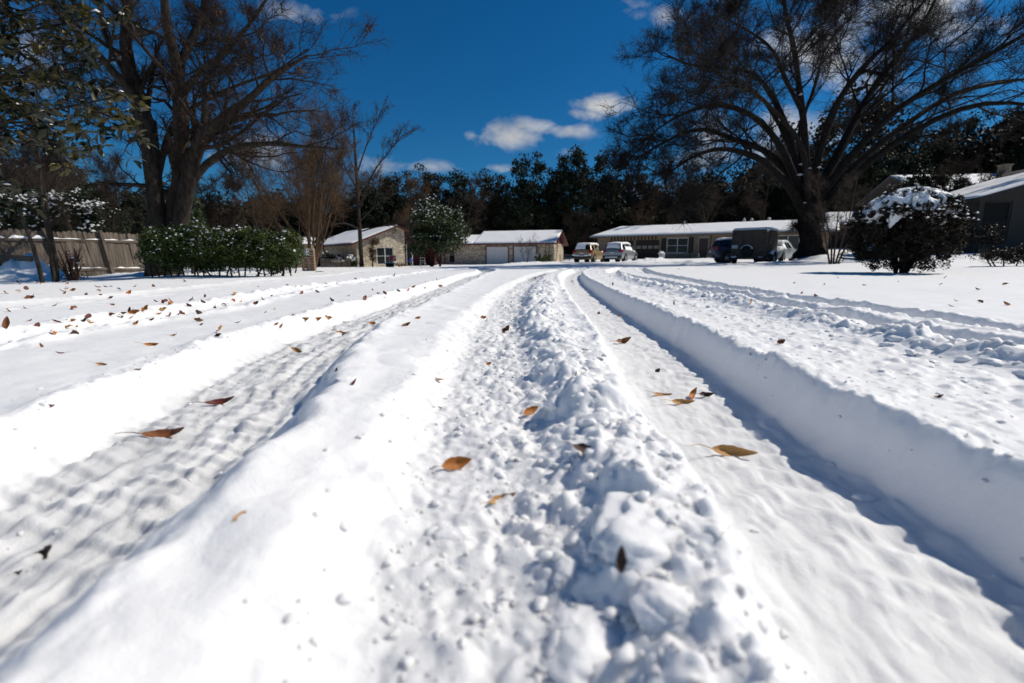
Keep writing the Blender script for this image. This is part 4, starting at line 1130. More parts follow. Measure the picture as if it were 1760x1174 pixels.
d = MB().box(5.62, 5.68, -.1, -.02, 0, 2.4); d.box(5.56, 5.74, -.12, 0, 2.4, 2.46); xf(d, AB).build('downspout', GREYP, HA)
ov = .55
def rp(x):  # roof height over local x on the gable wing
    return 4.55 - abs(x - 4.6) * .405
l = [(-ov, -.45, rp(-ov)), (4.6, -.45, rp(4.6)), (4.6, 17.4, rp(4.6)), (-ov, 17.4, rp(-ov))]
r_ = [(4.6, -.45, rp(4.6)), (9.2 + ov, -.45, rp(9.2 + ov)), (9.2 + ov, 17.4, rp(9.2 + ov)), (4.6, 17.4, rp(4.6))]
mb = MB()
for c in (l, r_): s_ = roof_slab(c, .16); mb.add(s_.v, s_.f)
ro = xf(mb, AB).build('roof', REDTRIM, HA)
V1, F1 = snow_sheet([(p[0] + (.06 if i in (0, 3) else 0), p[1] + (.06 if i < 2 else 0), p[2]) for i, p in enumerate(l)], .10, 3)
V2, F2 = snow_sheet([(p[0], p[1] + (.06 if i < 2 else 0), p[2]) for i, p in enumerate(r_)], .10, 5)
def rotv(V, a, off=(0, 0, 0)):
    c, s = cos(a), sin(a); return np.stack([V[:, 0] * c - V[:, 1] * s + off[0], V[:, 0] * s + V[:, 1] * c + off[1], V[:, 2] + off[2]], 1)
npmesh('roof_snow', rotv(np.concatenate([V1, V2]), AB), np.concatenate([F1, F2 + len(V1)]), SNOW, ro)
# garage wing
AW = R(-17); wo = np.array([-9.5 - oA[0], 60.4 - 50.0, .27])
mb = MB(); wall_boxes(mb, 0, 14.9, -.3, 2.5, 0, .25, [(1.53, 2.41, .12, 2.1), (6.63, 9.42, -.3, 2.08), (10.16, 12.93, -.3, 2.08)])
mb.box(14.65, 14.9, .25, 7, -.3, 2.5); mb.box(0, .25, .25, 7, -.3, 2.5)
xf(mb, AW, wo).build('wall', STONE, HA)
for ga, gb in ((14.7, 14.88), (.1, .25)): xf(MB().prism([(0, 2.5), (7.0, 2.5), (3.5, 3.95)], 'x', ga, gb), AW, wo).build('gable', REDTRIM, HA)
for ga, gb in ((6.51, 9.42), (10.04, 12.93)):
    mb = MB().box(ga, ga + .12, -.03, .12, -.1, 2.12).box(gb, gb + .12, -.03, .12, -.1, 2.12).box(ga, gb + .12, -.03, .12, 2.12, 2.23)
    xf(mb, AW, wo).build('door_frame', REDTRIM, HA)
for ga in (1.2, .35): xf(MB().box(ga, ga + .1, -.6, -.5, -.2, 2.4), AW, wo).build('porch_post', REDTRIM, HA)
window(HA, 1.53, 2.41, .12, 2.1, 0, 1, 2, ang=AW, off=wo)
g1 = garage_door(HA, 6.63, 9.42, 2.08, 0, WHITEP, AW, wo); g1['label'] = 'left white garage door with a strip of clinging snow'
garage_door(HA, 10.16, 12.93, 2.08, 0, WHITEP, AW, wo)
S_ = np.stack([6.7 + 2.6 * np.linspace(0, 1, 26), np.full(26, .035), 1.84 + .1 * rng.random(26)], 1)
V, F = blobs(S_, .06, rng, 1.2); npmesh('snow', rotv(V, AW, wo), F, SNOW, g1)
def wing_roof(x0, x1, zr, ze, d0, d1):
    a = [(x0, -d0, ze), (x1, -d0, ze), (x1, 3.5, zr), (x0, 3.5, zr)]
    b = [(x0, 3.5, zr), (x1, 3.5, zr), (x1, 7 + d1, ze), (x0, 7 + d1, ze)]
    return a, b
a1, b1 = wing_roof(5.0, 15.45, 4.18, 2.48, .6, .6); a2, b2 = wing_roof(-2.0, 5.0, 3.72, 2.47, .6, .6)
mb = MB()
for c in (a1, b1, a2, b2): s_ = roof_slab(c, .17); mb.add(s_.v, s_.f)
ro = xf(mb, AW, wo).build('roof', REDTRIM, HA)
Vs = []; Fs = []; k = 0
for q, c in enumerate((a1, b1, a2, b2)):
    V, F = snow_sheet(c, .10, 7 + q, nu=60); Vs.append(V); Fs.append(F + k); k += len(V)
npmesh('roof_snow', rotv(np.concatenate(Vs), AW, wo), np.concatenate(Fs), SNOW, ro)

# ---------------- the long tan ranch house
zB = .40
HB = thing('ranch_house', 'long low tan brick ranch house with a deep white roof and dark garage door', 'house', (9.8, 54.5, zB), R(-32))
Lb = 22.0
mb = MB(); wall_boxes(mb, 0, Lb, -.3, 2.5, 0, .25, [(1.45, 4.2, -.3, 2.5), (4.46, 6.98, -.3, 2.5), (7.78, 9.96, .62, 2.2), (10.9, 11.95, -.3, 2.3), (17.9, 19.8, .85, 2.2)])
mb.box(Lb - .25, Lb, .25, 7.5, -.3, 2.5); mb.box(0, .25, .25, 7.5, -.3, 2.5); mb.prism([(0, 2.5), (7.5, 2.5), (3.75, 3.6)], 'x', Lb - .22, Lb - .04)
mb.build('wall', BRICK, HB)
mb = MB().box(1.45, 4.2, .02, .2, 2.05, 2.5)
for i in range(8): x = 1.5 + i * .37; mb.box(x, x + .05, -.02, .02, 2.05, 2.5)
mb.build('siding', TANP, HB)
mb = MB().box(4.46, 6.98, .02, .2, 2.05, 2.5)
for i in range(7): x = 4.5 + i * .38; mb.box(x, x + .05, -.02, .02, 2.05, 2.5)
mb.build('siding', TANP, HB)
mb = MB()
for i in range(8): x = 1.6 + i * .37; mb.box(x, x + .16, -.012, .02, 2.08, 2.48)
for i in range(6): x = 4.62 + i * .38; mb.box(x, x + .17, -.012, .02, 2.08, 2.48)
mb.build('batten', BROWNP, HB)
garage_door(HB, 1.45, 4.2, 2.05, .02, BROWNP, lights=True); garage_door(HB, 4.46, 6.98, 2.05, .02, BROWNP, lights=True)
window(HB, 7.78, 9.96, .62, 2.2, 0, 2, 2); window(HB, 17.9, 19.8, .85, 2.2, 0, 2, 1, gl=GLASS2)
for a in (7.22, 9.98, 17.36, 19.84, 13.55, 14.9):
    s_ = MB().box(a, a + .5, -.05, -.003, .66, 2.2)
    for i in range(11): s_.box(a + .06, a + .44, -.065, -.05, .76 + i * .125, .83 + i * .125)
    s_.build('shutter', BROWNP, HB)
window(HB, 14.07, 14.88, .95, 2.15, -.09, 1, 2)
d = MB().box(11.05, 11.85, .3, .36, 0, 2.1); d.box(11.2, 11.7, .28, .3, 1.1, 1.9); d.box(11.2, 11.7, .28, .3, .2, .9); fd = d.build('front_door', mat('red_brown_door', (.06, .022, .016), .5), HB)
MB().box(10.9, 11.0, .1, .4, 0, 2.3).box(11.88, 11.95, .1, .4, 0, 2.3).box(11.0, 11.88, .1, .4, 2.12, 2.3).build('door_frame', GREYP, HB)
MB().lathe([(.0, .26), (.035, .26), (.035, .22), (.0, .2)], (11.12, 0, 1.0), 'y', 10).build('door_knob', GREYP, fd)
zr = 3.78; ze = 2.52; o_ = .75
fr = [(-o_, -o_, ze), (Lb + o_, -o_, ze), (Lb + o_, 3.75, zr), (1.6, 3.75, zr)]
bk = [(1.6, 3.75, zr), (Lb + o_, 3.75, zr), (Lb + o_, 7.5 + o_, ze), (-o_, 7.5 + o_, ze)]
mb = MB()
for c in (fr, bk): s_ = roof_slab(c, .14); mb.add(s_.v, s_.f)
s_ = roof_slab([(-o_, -o_, ze), (1.6, 3.75, zr), (-o_, 7.5 + o_, ze)], .14); mb.add(s_.v, s_.f)
ro = mb.build('roof', mat('tan_fascia', (.16, .13, .10), .7), HB)
V1, F1 = snow_sheet(fr, .13, 21, nu=90); V2, F2 = snow_sheet(bk, .13, 22, nu=60)
V3, F3 = snow_sheet([(-o_, -o_, ze), (1.59, 3.74, zr), (1.59, 3.76, zr), (-o_, 7.5 + o_, ze)], .12, 23, nu=20, nv=20)
npmesh('roof_snow', np.concatenate([V1, V2, V3]), np.concatenate([F1, F2 + len(V1), F3 + len(V1) + len(V2)]), SNOW, ro)
for x in (8.6, 14.6, 15.3, 16.9):
    v = MB().lathe([(.07, 3.4), (.07, 3.92), (.16, 3.93), (.17, 4.02), (.10, 4.12), (.0, 4.15)], (x, 4.0, 0), 'z', 12).build('roof_vent', GREYP, ro, True)
    V, F = blobs(np.array([[x, 4.0, 4.14]]), .16, rng, .5); npmesh('snow', V, F, SNOW, v)
for x in (12.2, 10.3): MB().box(x, x + .08, -.68, -.60, -.1, 2.4).build('porch_post', BROWNP, HB)

# ---------------- neighbour seen between the big tree and the round bush
oC = at_y(1412, 450, 50.0); zC = 1.15
HC = thing('ranch_house', 'part-hidden brick house with raised snowy roof between the big tree and the round bush', 'house', (oC[0], 50.0, zC), R(-24))
mb = MB(); wall_boxes(mb, 0, 15, -.4, 2.9, 0, .25, [(.5, 2.3, -.4, 2.4), (4, 5.6, .9, 2.2)]); mb.box(0, .25, .25, 8, -.4, 2.9); mb.box(14.75, 15, .25, 8, -.4, 2.9); mb.box(2.35, 2.85, -.9, -.4, -.4, 2.9)
mb.build('wall', BRICK, HC)
garage_door(HC, .5, 2.3, 2.4, .02, BROWNP); window(HC, 4, 5.6, .9, 2.2, 0)
fr = [(-.7, -1.0, 2.95), (15.6, -1.0, 2.95), (15.6, 4, 4.3), (.4, 4, 4.3)]; bk = [(.4, 4, 4.3), (15.6, 4, 4.3), (15.6, 8.7, 2.95), (-.7, 8.7, 2.95)]
mb = MB()
for c in (fr, bk): s_ = roof_slab(c, .22); mb.add(s_.v, s_.f)
ro = mb.build('roof', GREYP, HC)
V1, F1 = snow_sheet(fr, .12, 31); V2, F2 = snow_sheet(bk, .12, 32); npmesh('roof_snow', np.concatenate([V1, V2]), np.concatenate([F1, F2 + len(V1)]), SNOW, ro)

# ---------------- shaded house at the right edge
oD = at_y(1668, 450, 22.0); zD = .78
HD = thing('side_gabled_house', 'shadowed grey-sided house with a snowy roof cut by the right edge behind the round bush', 'house', (oD[0], 22.0, zD), R(-12))
mb = MB(); wall_boxes(mb, 0, 10, -.4, 2.42, 0, .2, [(.15, 1.25, .3, 2.2), (3.2, 5.2, .6, 2.2)])
mb.prism([(0, 2.42), (10, 2.42), (5, 3.95)], 'y', 0, .2); mb.box(0, .2, .2, 7, -.4, 2.42); mb.box(9.8, 10, .2, 7, -.4, 2.42)
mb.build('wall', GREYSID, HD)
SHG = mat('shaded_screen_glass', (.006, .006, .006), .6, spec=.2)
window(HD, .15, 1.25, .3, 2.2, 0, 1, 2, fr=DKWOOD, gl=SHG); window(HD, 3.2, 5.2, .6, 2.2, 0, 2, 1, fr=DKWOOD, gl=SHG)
MB().box(2.35, 2.5, -.5, -.35, -.3, 2.4).build('porch_post', GREYSID, HD); MB().box(5.8, 5.95, -.5, -.35, -.3, 2.4).build('porch_post', GREYSID, HD)
l = [(-.6, -.9, 2.30), (5, -.9, 4.05), (5, 7.5, 4.05), (-.6, 7.5, 2.30)]; r_ = [(5, -.9, 4.05), (10.6, -.9, 2.3), (10.6, 7.5, 2.3), (5, 7.5, 4.05)]
mb = MB()
for c in (l, r_): s_ = roof_slab(c, .2); mb.add(s_.v, s_.f)
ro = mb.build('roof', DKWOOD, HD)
V1, F1 = snow_sheet(l, .10, 41); V2, F2 = snow_sheet(r_, .10, 42); npmesh('roof_snow', np.concatenate([V1, V2]), np.concatenate([F1, F2 + len(V1)]), SNOW, ro)

# ---------------- house higher up the slope
oE = at_y(1578, 450, 46.0); zE = 2.4
HE = thing('hillside_house', 'dark house higher on the slope whose broad snowy roof shows above the round bush', 'house', (oE[0], 46.0, zE), R(-6))
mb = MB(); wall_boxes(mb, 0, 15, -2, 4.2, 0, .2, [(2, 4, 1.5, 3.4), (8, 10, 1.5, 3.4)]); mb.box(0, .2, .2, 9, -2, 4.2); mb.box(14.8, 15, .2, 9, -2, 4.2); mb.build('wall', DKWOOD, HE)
window(HE, 2, 4, 1.5, 3.4, 0, fr=DKWOOD); window(HE, 8, 10, 1.5, 3.4, 0, fr=DKWOOD)
fr = [(-.8, -.8, 4.25), (15.8, -.8, 4.25), (15.8, 4.5, 6.55), (-.8, 4.5, 6.55)]; bk = [(-.8, 4.5, 6.55), (15.8, 4.5, 6.55), (15.8, 9.8, 4.25), (-.8, 9.8, 4.25)]
mb = MB()
for c in (fr, bk): s_ = roof_slab(c, .2); mb.add(s_.v, s_.f)
ro = mb.build('roof', SHING, HE)
V1, F1 = snow_sheet(fr, .12, 51); V2, F2 = snow_sheet(bk, .12, 52); npmesh('roof_snow', np.concatenate([V1, V2]), np.concatenate([F1, F2 + len(V1)]), SNOW, ro)
ch = MB().box(9.1, 9.8, 3.6, 4.3, 5.6, 7.2); ch.box(9.02, 9.88, 3.52, 4.38, 7.2, 7.32); ch.build('chimney', BRICK, ro)
dm = MB().box(7.6, 9.8, 0, 3.2, 4.3, 5.6); dm.prism([(7.3, 5.6), (10.1, 5.6), (8.7, 6.35)], 'y', -.2, 3.6); dm.build('dormer', DKWOOD, ro)

# ---------------- low roof glimpsed over the hedge
oF = at_y(452, 450, 44.0)
HF = thing('outbuilding', 'small far-off building whose snowy roof peeks over the right end of the hedge', 'shed', (oF[0], 44.0, -.5), R(20))
MB().box(0, 4.2, 0, 4, -.2, 2.3).build('wall', TANP, HF)
c = [(-.3, -.3, 2.32), (4.5, -.3, 2.32), (4.5, 4.3, 3.15), (-.3, 4.3, 3.15)]
ro = roof_slab(c, .08).build('roof', SHING, HF); V, F = snow_sheet(c, .12, 61, nu=20); npmesh('roof_snow', V, F, SNOW, ro)
MB().box(1.2, 2.1, -.03, .0, 0, 1.95).build('door', BROWNP, HF)

# ================================================================== the leaning board fence
WOOD = mat('weathered_board', (.06, .046, .036), .9, (.19, .155, .12), 2.6, .6, 30, stretch=(5, 5, .35), lo=.3, hi=.7)
WOOD2 = mat('weathered_rail', (.06, .048, .036), .9, (.13, .105, .08), 3, .5, 20)
rs = np.random.default_rng(101)
f0 = at_y(-120, 450, 15.3); f1 = at_y(268, 450, 21.6)
FA = np.array([f0[0], 15.3]); FB = np.array([f1[0], 21.6]); FL = np.linalg.norm(FB - FA); FD = (FB - FA) / FL; FN = np.array([FD[1], -FD[0]])   # towards the street
fz0 = gz(*FA)
fence = thing('board_fence', 'long weathered board fence, its bays leaning, behind the snow drifts at left', 'fence', (FA[0], FA[1], fz0))
def fp(s, z, out=0.0):
    g = float(base(np.array([FA[0] + FD[0] * s]), np.array([FA[1] + FD[1] * s]))[0]) - fz0
    k = np.interp(s / FL, [0, .45, .62, 1], [.34, .30, .12, .05])        # outward lean
    sl = np.interp(s / FL, [0, .3, .6, 1], [-.52, -.55, -.28, -.08])       # sideways rack: tops pushed to the left
    q = np.array([*(FD * (s + sl * z * .55)), z + g]); q[:2] += FN * (out - (k * z * .4)); return q
posts = [0.2, FL * .26, FL * .50, FL * .735, FL * .985]
pk = MB(); s = 0.0; Hh = 1.78
while s < FL:
    w = .135 + .01 * rs.random(); h = Hh + rs.normal() * .022 + (.1 if s < FL * .2 else 0); b = .02 * rs.random(); tw = rs.normal() * .012
    P8 = []
    for zz, dw in ((b, 0), (h - .05, 0), (h, .035)):
        for o in (-.008, .010):
            P8.append(fp(s + dw, zz, o + tw * zz)); P8.append(fp(s + w - dw, zz, o + tw * zz + rs.normal() * .003))
    F = [(0, 1, 5, 4), (4, 5, 9, 8), (3, 2, 6, 7), (7, 6, 10, 11), (1, 3, 7, 5), (5, 7, 11, 9), (2, 0, 4, 6), (6, 4, 8, 10), (8, 9, 11, 10), (1, 0, 2, 3)]
    pk.add(P8, F); s += w + .008 + (.03 if rs.random() < .04 else 0)
pk.build('board_panel', WOOD, fence)
for z in (.22, 1.38):
    for i in range(len(posts) - 1):
        m_ = MB(); pts = [(posts[i] + .03, z), (posts[i + 1] - .03, z + rs.normal() * .03)]
        V = []
        for (q, zz) in pts:
            for dz, o in ((0, .012), (.09, .012), (.09, .055), (0, .055)): V.append(fp(q, zz + dz, o))
        m_.add(V, [(0, 1, 5, 4), (1, 2, 6, 5), (2, 3, 7, 6), (3, 0, 4, 7), (0, 3, 2, 1), (4, 5, 6, 7)])
        ra = m_.build('rail', WOOD2, fence)
        # snow caught on the rail against the boards
        n = 26; V = []; F = []
        for k in range(n):
            q = posts[i] + .06 + (posts[i + 1] - posts[i] - .12) * k / (n - 1)
            zz = z + .09 + (pts[1][1] - z) * k / (n - 1); hh = max(.006, (.10 if i < 2 else .05) * (.6 + vnoise(np.array([q * 5.0]), np.array([z * 3.0]), 3)[0] * 1.6) * (1.0 if z > 1 or i > 1 else 1.5))
            V += [fp(q, zz + .002, .013), fp(q, zz + hh, .015), fp(q, zz + hh * .7, .05), fp(q, zz + .002, .062)]
        for k in range(n - 1):
            for j in range(3): F.append((k * 4 + j, k * 4 + j + 1, k * 4 + 5 + j, k * 4 + 4 + j))
        MB().add(V, F).build('rail_snow', SNOW, ra, True)
for i, q in enumerate(posts):
    m_ = MB(); V = []
    for zz in (-.1, 1.86):
        for ds, o in ((-.05, .06), (.05, .06), (.05, .16), (-.05, .16)): V.append(fp(q + ds, zz, o))
    m_.add(V, [(0, 1, 2, 3), (7, 6, 5, 4), (0, 4, 5, 1), (1, 5, 6, 2), (2, 6, 7, 3), (3, 7, 4, 0)])
    m_.build('post', WOOD2, fence)

# fallen timber at the left edge and a plank on the snow
p = on_ground(14, 484); MB_ = MB().box(-.75, .55, -.08, .08, -.02, .16)
o = MB_.build('timber', WOOD2, None, bevel=.01); o.location = (p[0], p[1] + .3, gz(p[0], p[1] + .3)); o.rotation_euler = (0, .04, .1); tag(o, 'dark squared timber lying in the snow at the foot of the fence, left edge', 'timber')
p = at_y(559, 471, 22.5); p = np.array([p[0], 22.5])
m_ = MB(); V = []
for k in range(9):
    x = -.42 + .84 * k / 8; V += [(x, -.07, 0), (x, .07, 0), (x, .07, .03 + .012 * sin(k)), (x, -.07, .03 + .012 * sin(k))]
F = [(k * 4 + j, k * 4 + (j + 1) % 4, k * 4 + 4 + (j + 1) % 4, k * 4 + 4 + j) for k in range(8) for j in range(4)] + [(3, 2, 1, 0), (32, 33, 34, 35)]
o = m_.add(V, F).build('plank', mat('tan_plank', (.13, .10, .05), .9, (.2, .15, .08), 6), None); o.location = (p[0], 22.5, gz(p[0], 22.5) + .012); tag(o, 'short tan plank lying flat on the snow in front of the slatted pallet', 'plank')

# slatted pallet bin
p = at_y(530, 450, 26.0); z0 = gz(p[0], 26.0) - .03
pal = thing('pallet', 'upright slatted wooden pallet with two white papers pinned to it', 'pallet', (p[0], 26.0, z0), R(-12))
PW = mat('pallet_wood', (.22, .14, .085), .85, (.36, .25, .165), 5, stretch=(.5, 1, 4))
mb = MB(); zz = 0.0
for i in range(9): mb.box(-.39, .39, -.05, -.028, .02 + i * .135, .105 + i * .135)
mb.build('slat', PW, pal)
for x in (-.39, -.04, .31): MB().box(x, x + .08, -.027, .07, .0, 1.2).build('stringer', PW, pal)
mb = MB()
for i in range(6): mb.box(-.39, .39, .071, .09, .04 + i * .2, .13 + i * .2)
mb.build('back_slat', mat('dark_pallet_wood', (.08, .05, .03), .9), pal)
for x in (-.38, .30): MB().box(x, x + .04, .0, .05, 1.2, 1.42).build('stake', PW, pal)
PAP = mat('white_paper', (.80, .80, .80), .6, (.84, .84, .84), 3)
MB().box(-.36, -.10, -.058, -.054, .96, 1.19).build('paper', PAP, pal); MB().box(-.07, .12, -.058, -.054, .84, 1.14).build('paper', PAP, pal)
V, F = blobs(np.array([[x, 0, 1.2 + .01] for x in np.linspace(-.35, .35, 8)]), .05, rng, .5); npmesh('snow', V, F, SNOW, pal)

# small things in front of the stone house
def spot(px, Y): p = at_y(px, 450, Y); return (p[0], Y, gz(p[0], Y))
sg = thing('yard_sign', 'small red yard sign with a white mark before the gable window', 'sign', spot(675, 46.5), R(10))
MB().box(-.30, .30, -.02, .0, .62, 1.12).build('panel', mat('sign_red', (.50, .012, .02), .5), sg); MB().box(-.33, .33, .001, .014, .59, 1.15).build('border', WHITEP, sg)
MB().prism([(.02, .72), (.20, .72), (.24, .95), (.12, 1.06), (.10, .9)], 'y', -.026, -.0205).build('mark', WHITEP, sg); MB().box(-.02, .02, .0, .03, -.1, .62).build('stake', GREYP, sg)
pt = thing('planter', 'black tub rimmed with snow under the gable window', 'planter', spot(670, 46.0))
MB().lathe([(.0, -.05), (.33, -.05), (.44, .34), (.47, .36), (.47, .40), (.41, .40), (.40, .3), (0, .3)], n=18).build('tub', mat('black_plastic', (.012, .013, .014), .5), pt, True); V, F = blobs(np.array([[cos(a) * .36, sin(a) * .36, .40] for a in np.linspace(0, 6.2, 14)] + [[0, 0, .36]]), .13, rng, .5); npmesh('snow', V, F, SNOW, pt)
chh = thing('garden_chair', 'white framed garden chair before the red porch wall', 'chair', spot(727, 47.5), R(20))
mb = MB().box(-.25, .25, -.22, .25, .40, .44); mb.build('seat', WHITEP, chh)
for x, y in ((-.25, -.22), (.21, -.22), (-.25, .21), (.21, .21)): MB().box(x, x + .04, y, y + .04, -.05, .40).build('leg', WHITEP, chh)
mb = MB().box(-.25, -.21, .21, .25, .44, .95).box(.21, .25, .21, .25, .44, .95).box(-.21, .21, .21, .25, .9, .95).box(-.21, .21, .215, .245, .6, .66); mb.build('backrest', WHITEP, chh)
bb = thing('garden_ornament', 'small blue ornament on a stake by the right corner of the gable wall', 'ornament', spot(706, 48.3))
MB().lathe([(0, .5), (.12, .53), (.2, .62), (.22, .72), (.18, .84), (.1, .92), (0, .94)], n=14).build('globe', mat('blue_glaze', (.05, .07, .38), .3), bb, True); MB().box(-.02, .02, -.02, .02, -.1, .52).build('stake', GREYP, bb)
wv = thing('lamp_post', 'white post lamp at the edge of the stone house porch', 'lamp', spot(709, 49.2))
MB().lathe([(.03, -.1), (.03, 1.35), (0, 1.35)], n=8).build('post', WHITEP, wv, True); MB().lathe([(0, 1.34), (.14, 1.38), (.17, 1.5), (.12, 1.62), (0, 1.66)], n=12).build('lamp_shade', WHITEP, wv, True)
fc = thing('wire_fence', 'low chain-link fence with wooden posts between the garage wing and the gold wagon', 'fence', spot(962, 55.0), R(-5))
for i in range(5): MB().box(i * 1.1, i * 1.1 + .07, 0, .07, -.1, 1.0).build('post', WOOD2, fc)
mb = MB().box(0, 4.5, .02, .045, .95, .985)
for i in range(45): mb.box(i * .1, i * .1 + .008, .03, .036, .05, .95)
for i in range(9): mb.box(0, 4.5, .024, .030, .06 + i * .1, .066 + i * .1)
mb.build('mesh', GREYP, fc)
pk2 = thing('picket_fence', 'low dark picket fence beside the left wall of the stone house', 'fence', spot(552, 46.0), R(25))
for i in range(3): MB().box(i * 1.3, i * 1.3 + .08, .02, .1, -.1, .95).build('post', WOOD2, pk2)
mb = MB()
for i in range(19): mb.box(i * .145, i * .145 + .09, 0, .018, .02, .85)
mb.build('picket_panel', WOOD2, pk2)
bw = thing('planter', 'small snow-topped white planter on the mound before the tan ranch house', 'planter', spot(1137, 47.0))
MB().lathe([(0, -.1), (.2, -.1), (.30, .45), (.33, .47), (.33, .52), (.26, .52), (.24, .42), (0, .42)], n=16).build('tub', GREYP, bw, True); V, F = blobs(np.array([[0, 0, .52], [.1, .08, .56], [-.12, 0, .55]]), .24, rng, .7); npmesh('snow', V, F, SNOW, bw)

# ================================================================== vehicles
TYRE = mat('tyre_rubber', (.012, .012, .012), .85); RIM = mat('wheel_alloy', (.45, .45, .46), .35, metal=.8); ARCH = mat('wheel_arch_black', (.006, .006, .006), .9)
CGLASS = mat('car_glass', (.008, .010, .012), .06, spec=.7); BLKP = mat('black_trim', (.015, .015, .016), .6); TAIL = mat('tail_lens', (.30, .008, .008), .25); HEADL = mat('head_lens', (.55, .56, .58), .15); PLATE = mat('licence_plate', (.55, .55, .56), .5, (.45, .44, .46), 30)

def wheel(parent, x, y, r, w, side):
    wh = MB()
    s = side
    pr = [(r * .62, -w / 2), (r * .90, -w / 2), (r * .985, -w * .36), (r, -w * .2), (r, w * .2), (r * .985, w * .36), (r * .90, w / 2), (r * .62, w / 2), (r * .60, 0)]
    wh.lathe(pr, (x, y, r), 'x', 28); o = wh.build('wheel', TYRE, parent, True)
    ri = MB(); ri.lathe([(r * .62, w * .42 * s), (r * .58, w * .36 * s), (r * .55, w * .12 * s), (0, w * .10 * s)], (x, y, r), 'x', 28)
    for k in range(5):
        a = 2 * pi * k / 5 + .3; c, q = cos(a), sin(a)
        P = []
        for rr, hw in ((r * .10, r * .10), (r * .58, r * .07)):
            for sg in (-1, 1): P.append((x + s * w * .40, y + rr * c - sg * hw * q, r + rr * q + sg * hw * c)); P.append((x + s * w * .2, y + rr * c - sg * hw * q, r + rr * q + sg * hw * c))
        ri.add(P, [(0, 2, 6, 4), (1, 0, 4, 5), (2, 3, 7, 6), (4, 6, 7, 5)])
    ri.lathe([(0, w * .44 * s), (r * .13, w * .42 * s), (r * .14, w * .3 * s)], (x, y, r), 'x', 14)
    ri.build('rim', RIM, o, True)
    return o

def car(name, label, cat, loc, rz, paint, L=4.7, W=1.86, st=None, wr=.36, wy=(-1.42, 1.42), glass=True, snow=(.0,), kind='suv', lights='rear'):
    t = thing(name, label, cat, loc, rz)
    # stations: y, half width, belt z, roof z, roof half width, sill z
    st = np.array(st, float); n = len(st)
    rows = []
    for y, hw, zb, zr, wr_, zs in st:
        half = [(hw * .90, zs), (hw * .985, zs + .14), (hw, (zs + zb) * .5 + .03), (hw * .985, zb - .10), (hw * .955, zb), (wr_, zr - .04), (wr_ * .86, zr), (wr_ * .45, zr + .02), (0, zr + .028)]
        rows.append([(x, y, z) for x, z in half] + [(-x, y, z) for x, z in half[-2::-1]])
    m = len(rows[0]); A = np.array(rows)
    V = A.reshape(-1, 3); i = np.arange(n - 1)[:, None] * m; j = np.arange(m - 1)[None]
    F = np.stack([i + j, i + m + j, i + m + j + 1, i + j + 1], -1).reshape(-1, 4).tolist()
    F = [tuple(f) for f in F] + [tuple(range(m)), tuple(range((n - 1) * m + m - 1, (n - 1) * m - 1, -1))]
    F += [(k * m + m - 1, (k + 1) * m + m - 1, (k + 1) * m, k * m) for k in range(n - 1)]
    b = MB().add(V, F).build('body', paint, t, True, bevel=.02)
    for p_ in b.data.polygons:
        if len(p_.vertices) > 4: p_.use_smooth = False
    def patch(i0, j0, i1, j1, a=.06, off=.012, nu=4, nv=4, th=.0, vs=None):
        g = np.zeros((nu, nv, 3))
        for p in range(nu):
            for q in range(nv):
                fi = i0 + (i1 - i0) * (a + (1 - 2 * a) * p / (nu - 1)); fj = j0 + (j1 - j0) * (a + (1 - 2 * a) * q / (nv - 1))
                ii = min(int(fi), n - 2); jj = min(int(fj), m - 2); fi -= ii; fj -= jj
                g[p, q] = (A[ii, jj] * (1 - fi) + A[ii + 1, jj] * fi) * (1 - fj) + (A[ii, jj + 1] * (1 - fi) + A[ii + 1, jj + 1] * fi) * fj
        du = np.gradient(g, axis=0); dv = np.gradient(g, axis=1); N = np.cross(dv, du); N /= np.linalg.norm(N, axis=2, keepdims=True) + 1e-9
        cen = np.array([0, (g[..., 1].mean()), .6]); sgn = np.sign(((g - cen) * N).sum(2).mean())
        g = g + N * sgn * (off if np.isscalar(off) else off[..., None])
        return g, sgn
    def grid(g, name, mt, parent, sm=True):
        a_, b_ = g.shape[:2]; V = g.reshape(-1, 3); i = np.arange(a_ - 1)[:, None] * b_; j = np.arange(b_ - 1)[None]
        F = np.stack([i + j, i + j + 1, i + b_ + j + 1, i + b_ + j], -1).reshape(-1, 4)
        return npmesh(name, V, F, mt, parent, sm)
    return t, b, patch, grid, A

def snow_patch(patch, grid, b, i0, j0, i1, j1, th, seed, a=.02, nu=24, nv=14, name='snow'):
    U, Vv = np.meshgrid(np.linspace(0, 1, nu), np.linspace(0, 1, nv), indexing='ij')
    e = np.sqrt(np.clip(np.minimum(np.minimum(U, 1 - U), np.minimum(Vv, 1 - Vv)) / .12, 0, 1))
    H = -.01 + th * e * (1 + .5 * fbm(U * 4 + seed, Vv * 4, seed, 3))
    g, s = patch(i0, j0, i1, j1, a, H, nu, nv)
    return grid(g, name, SNOW, b)

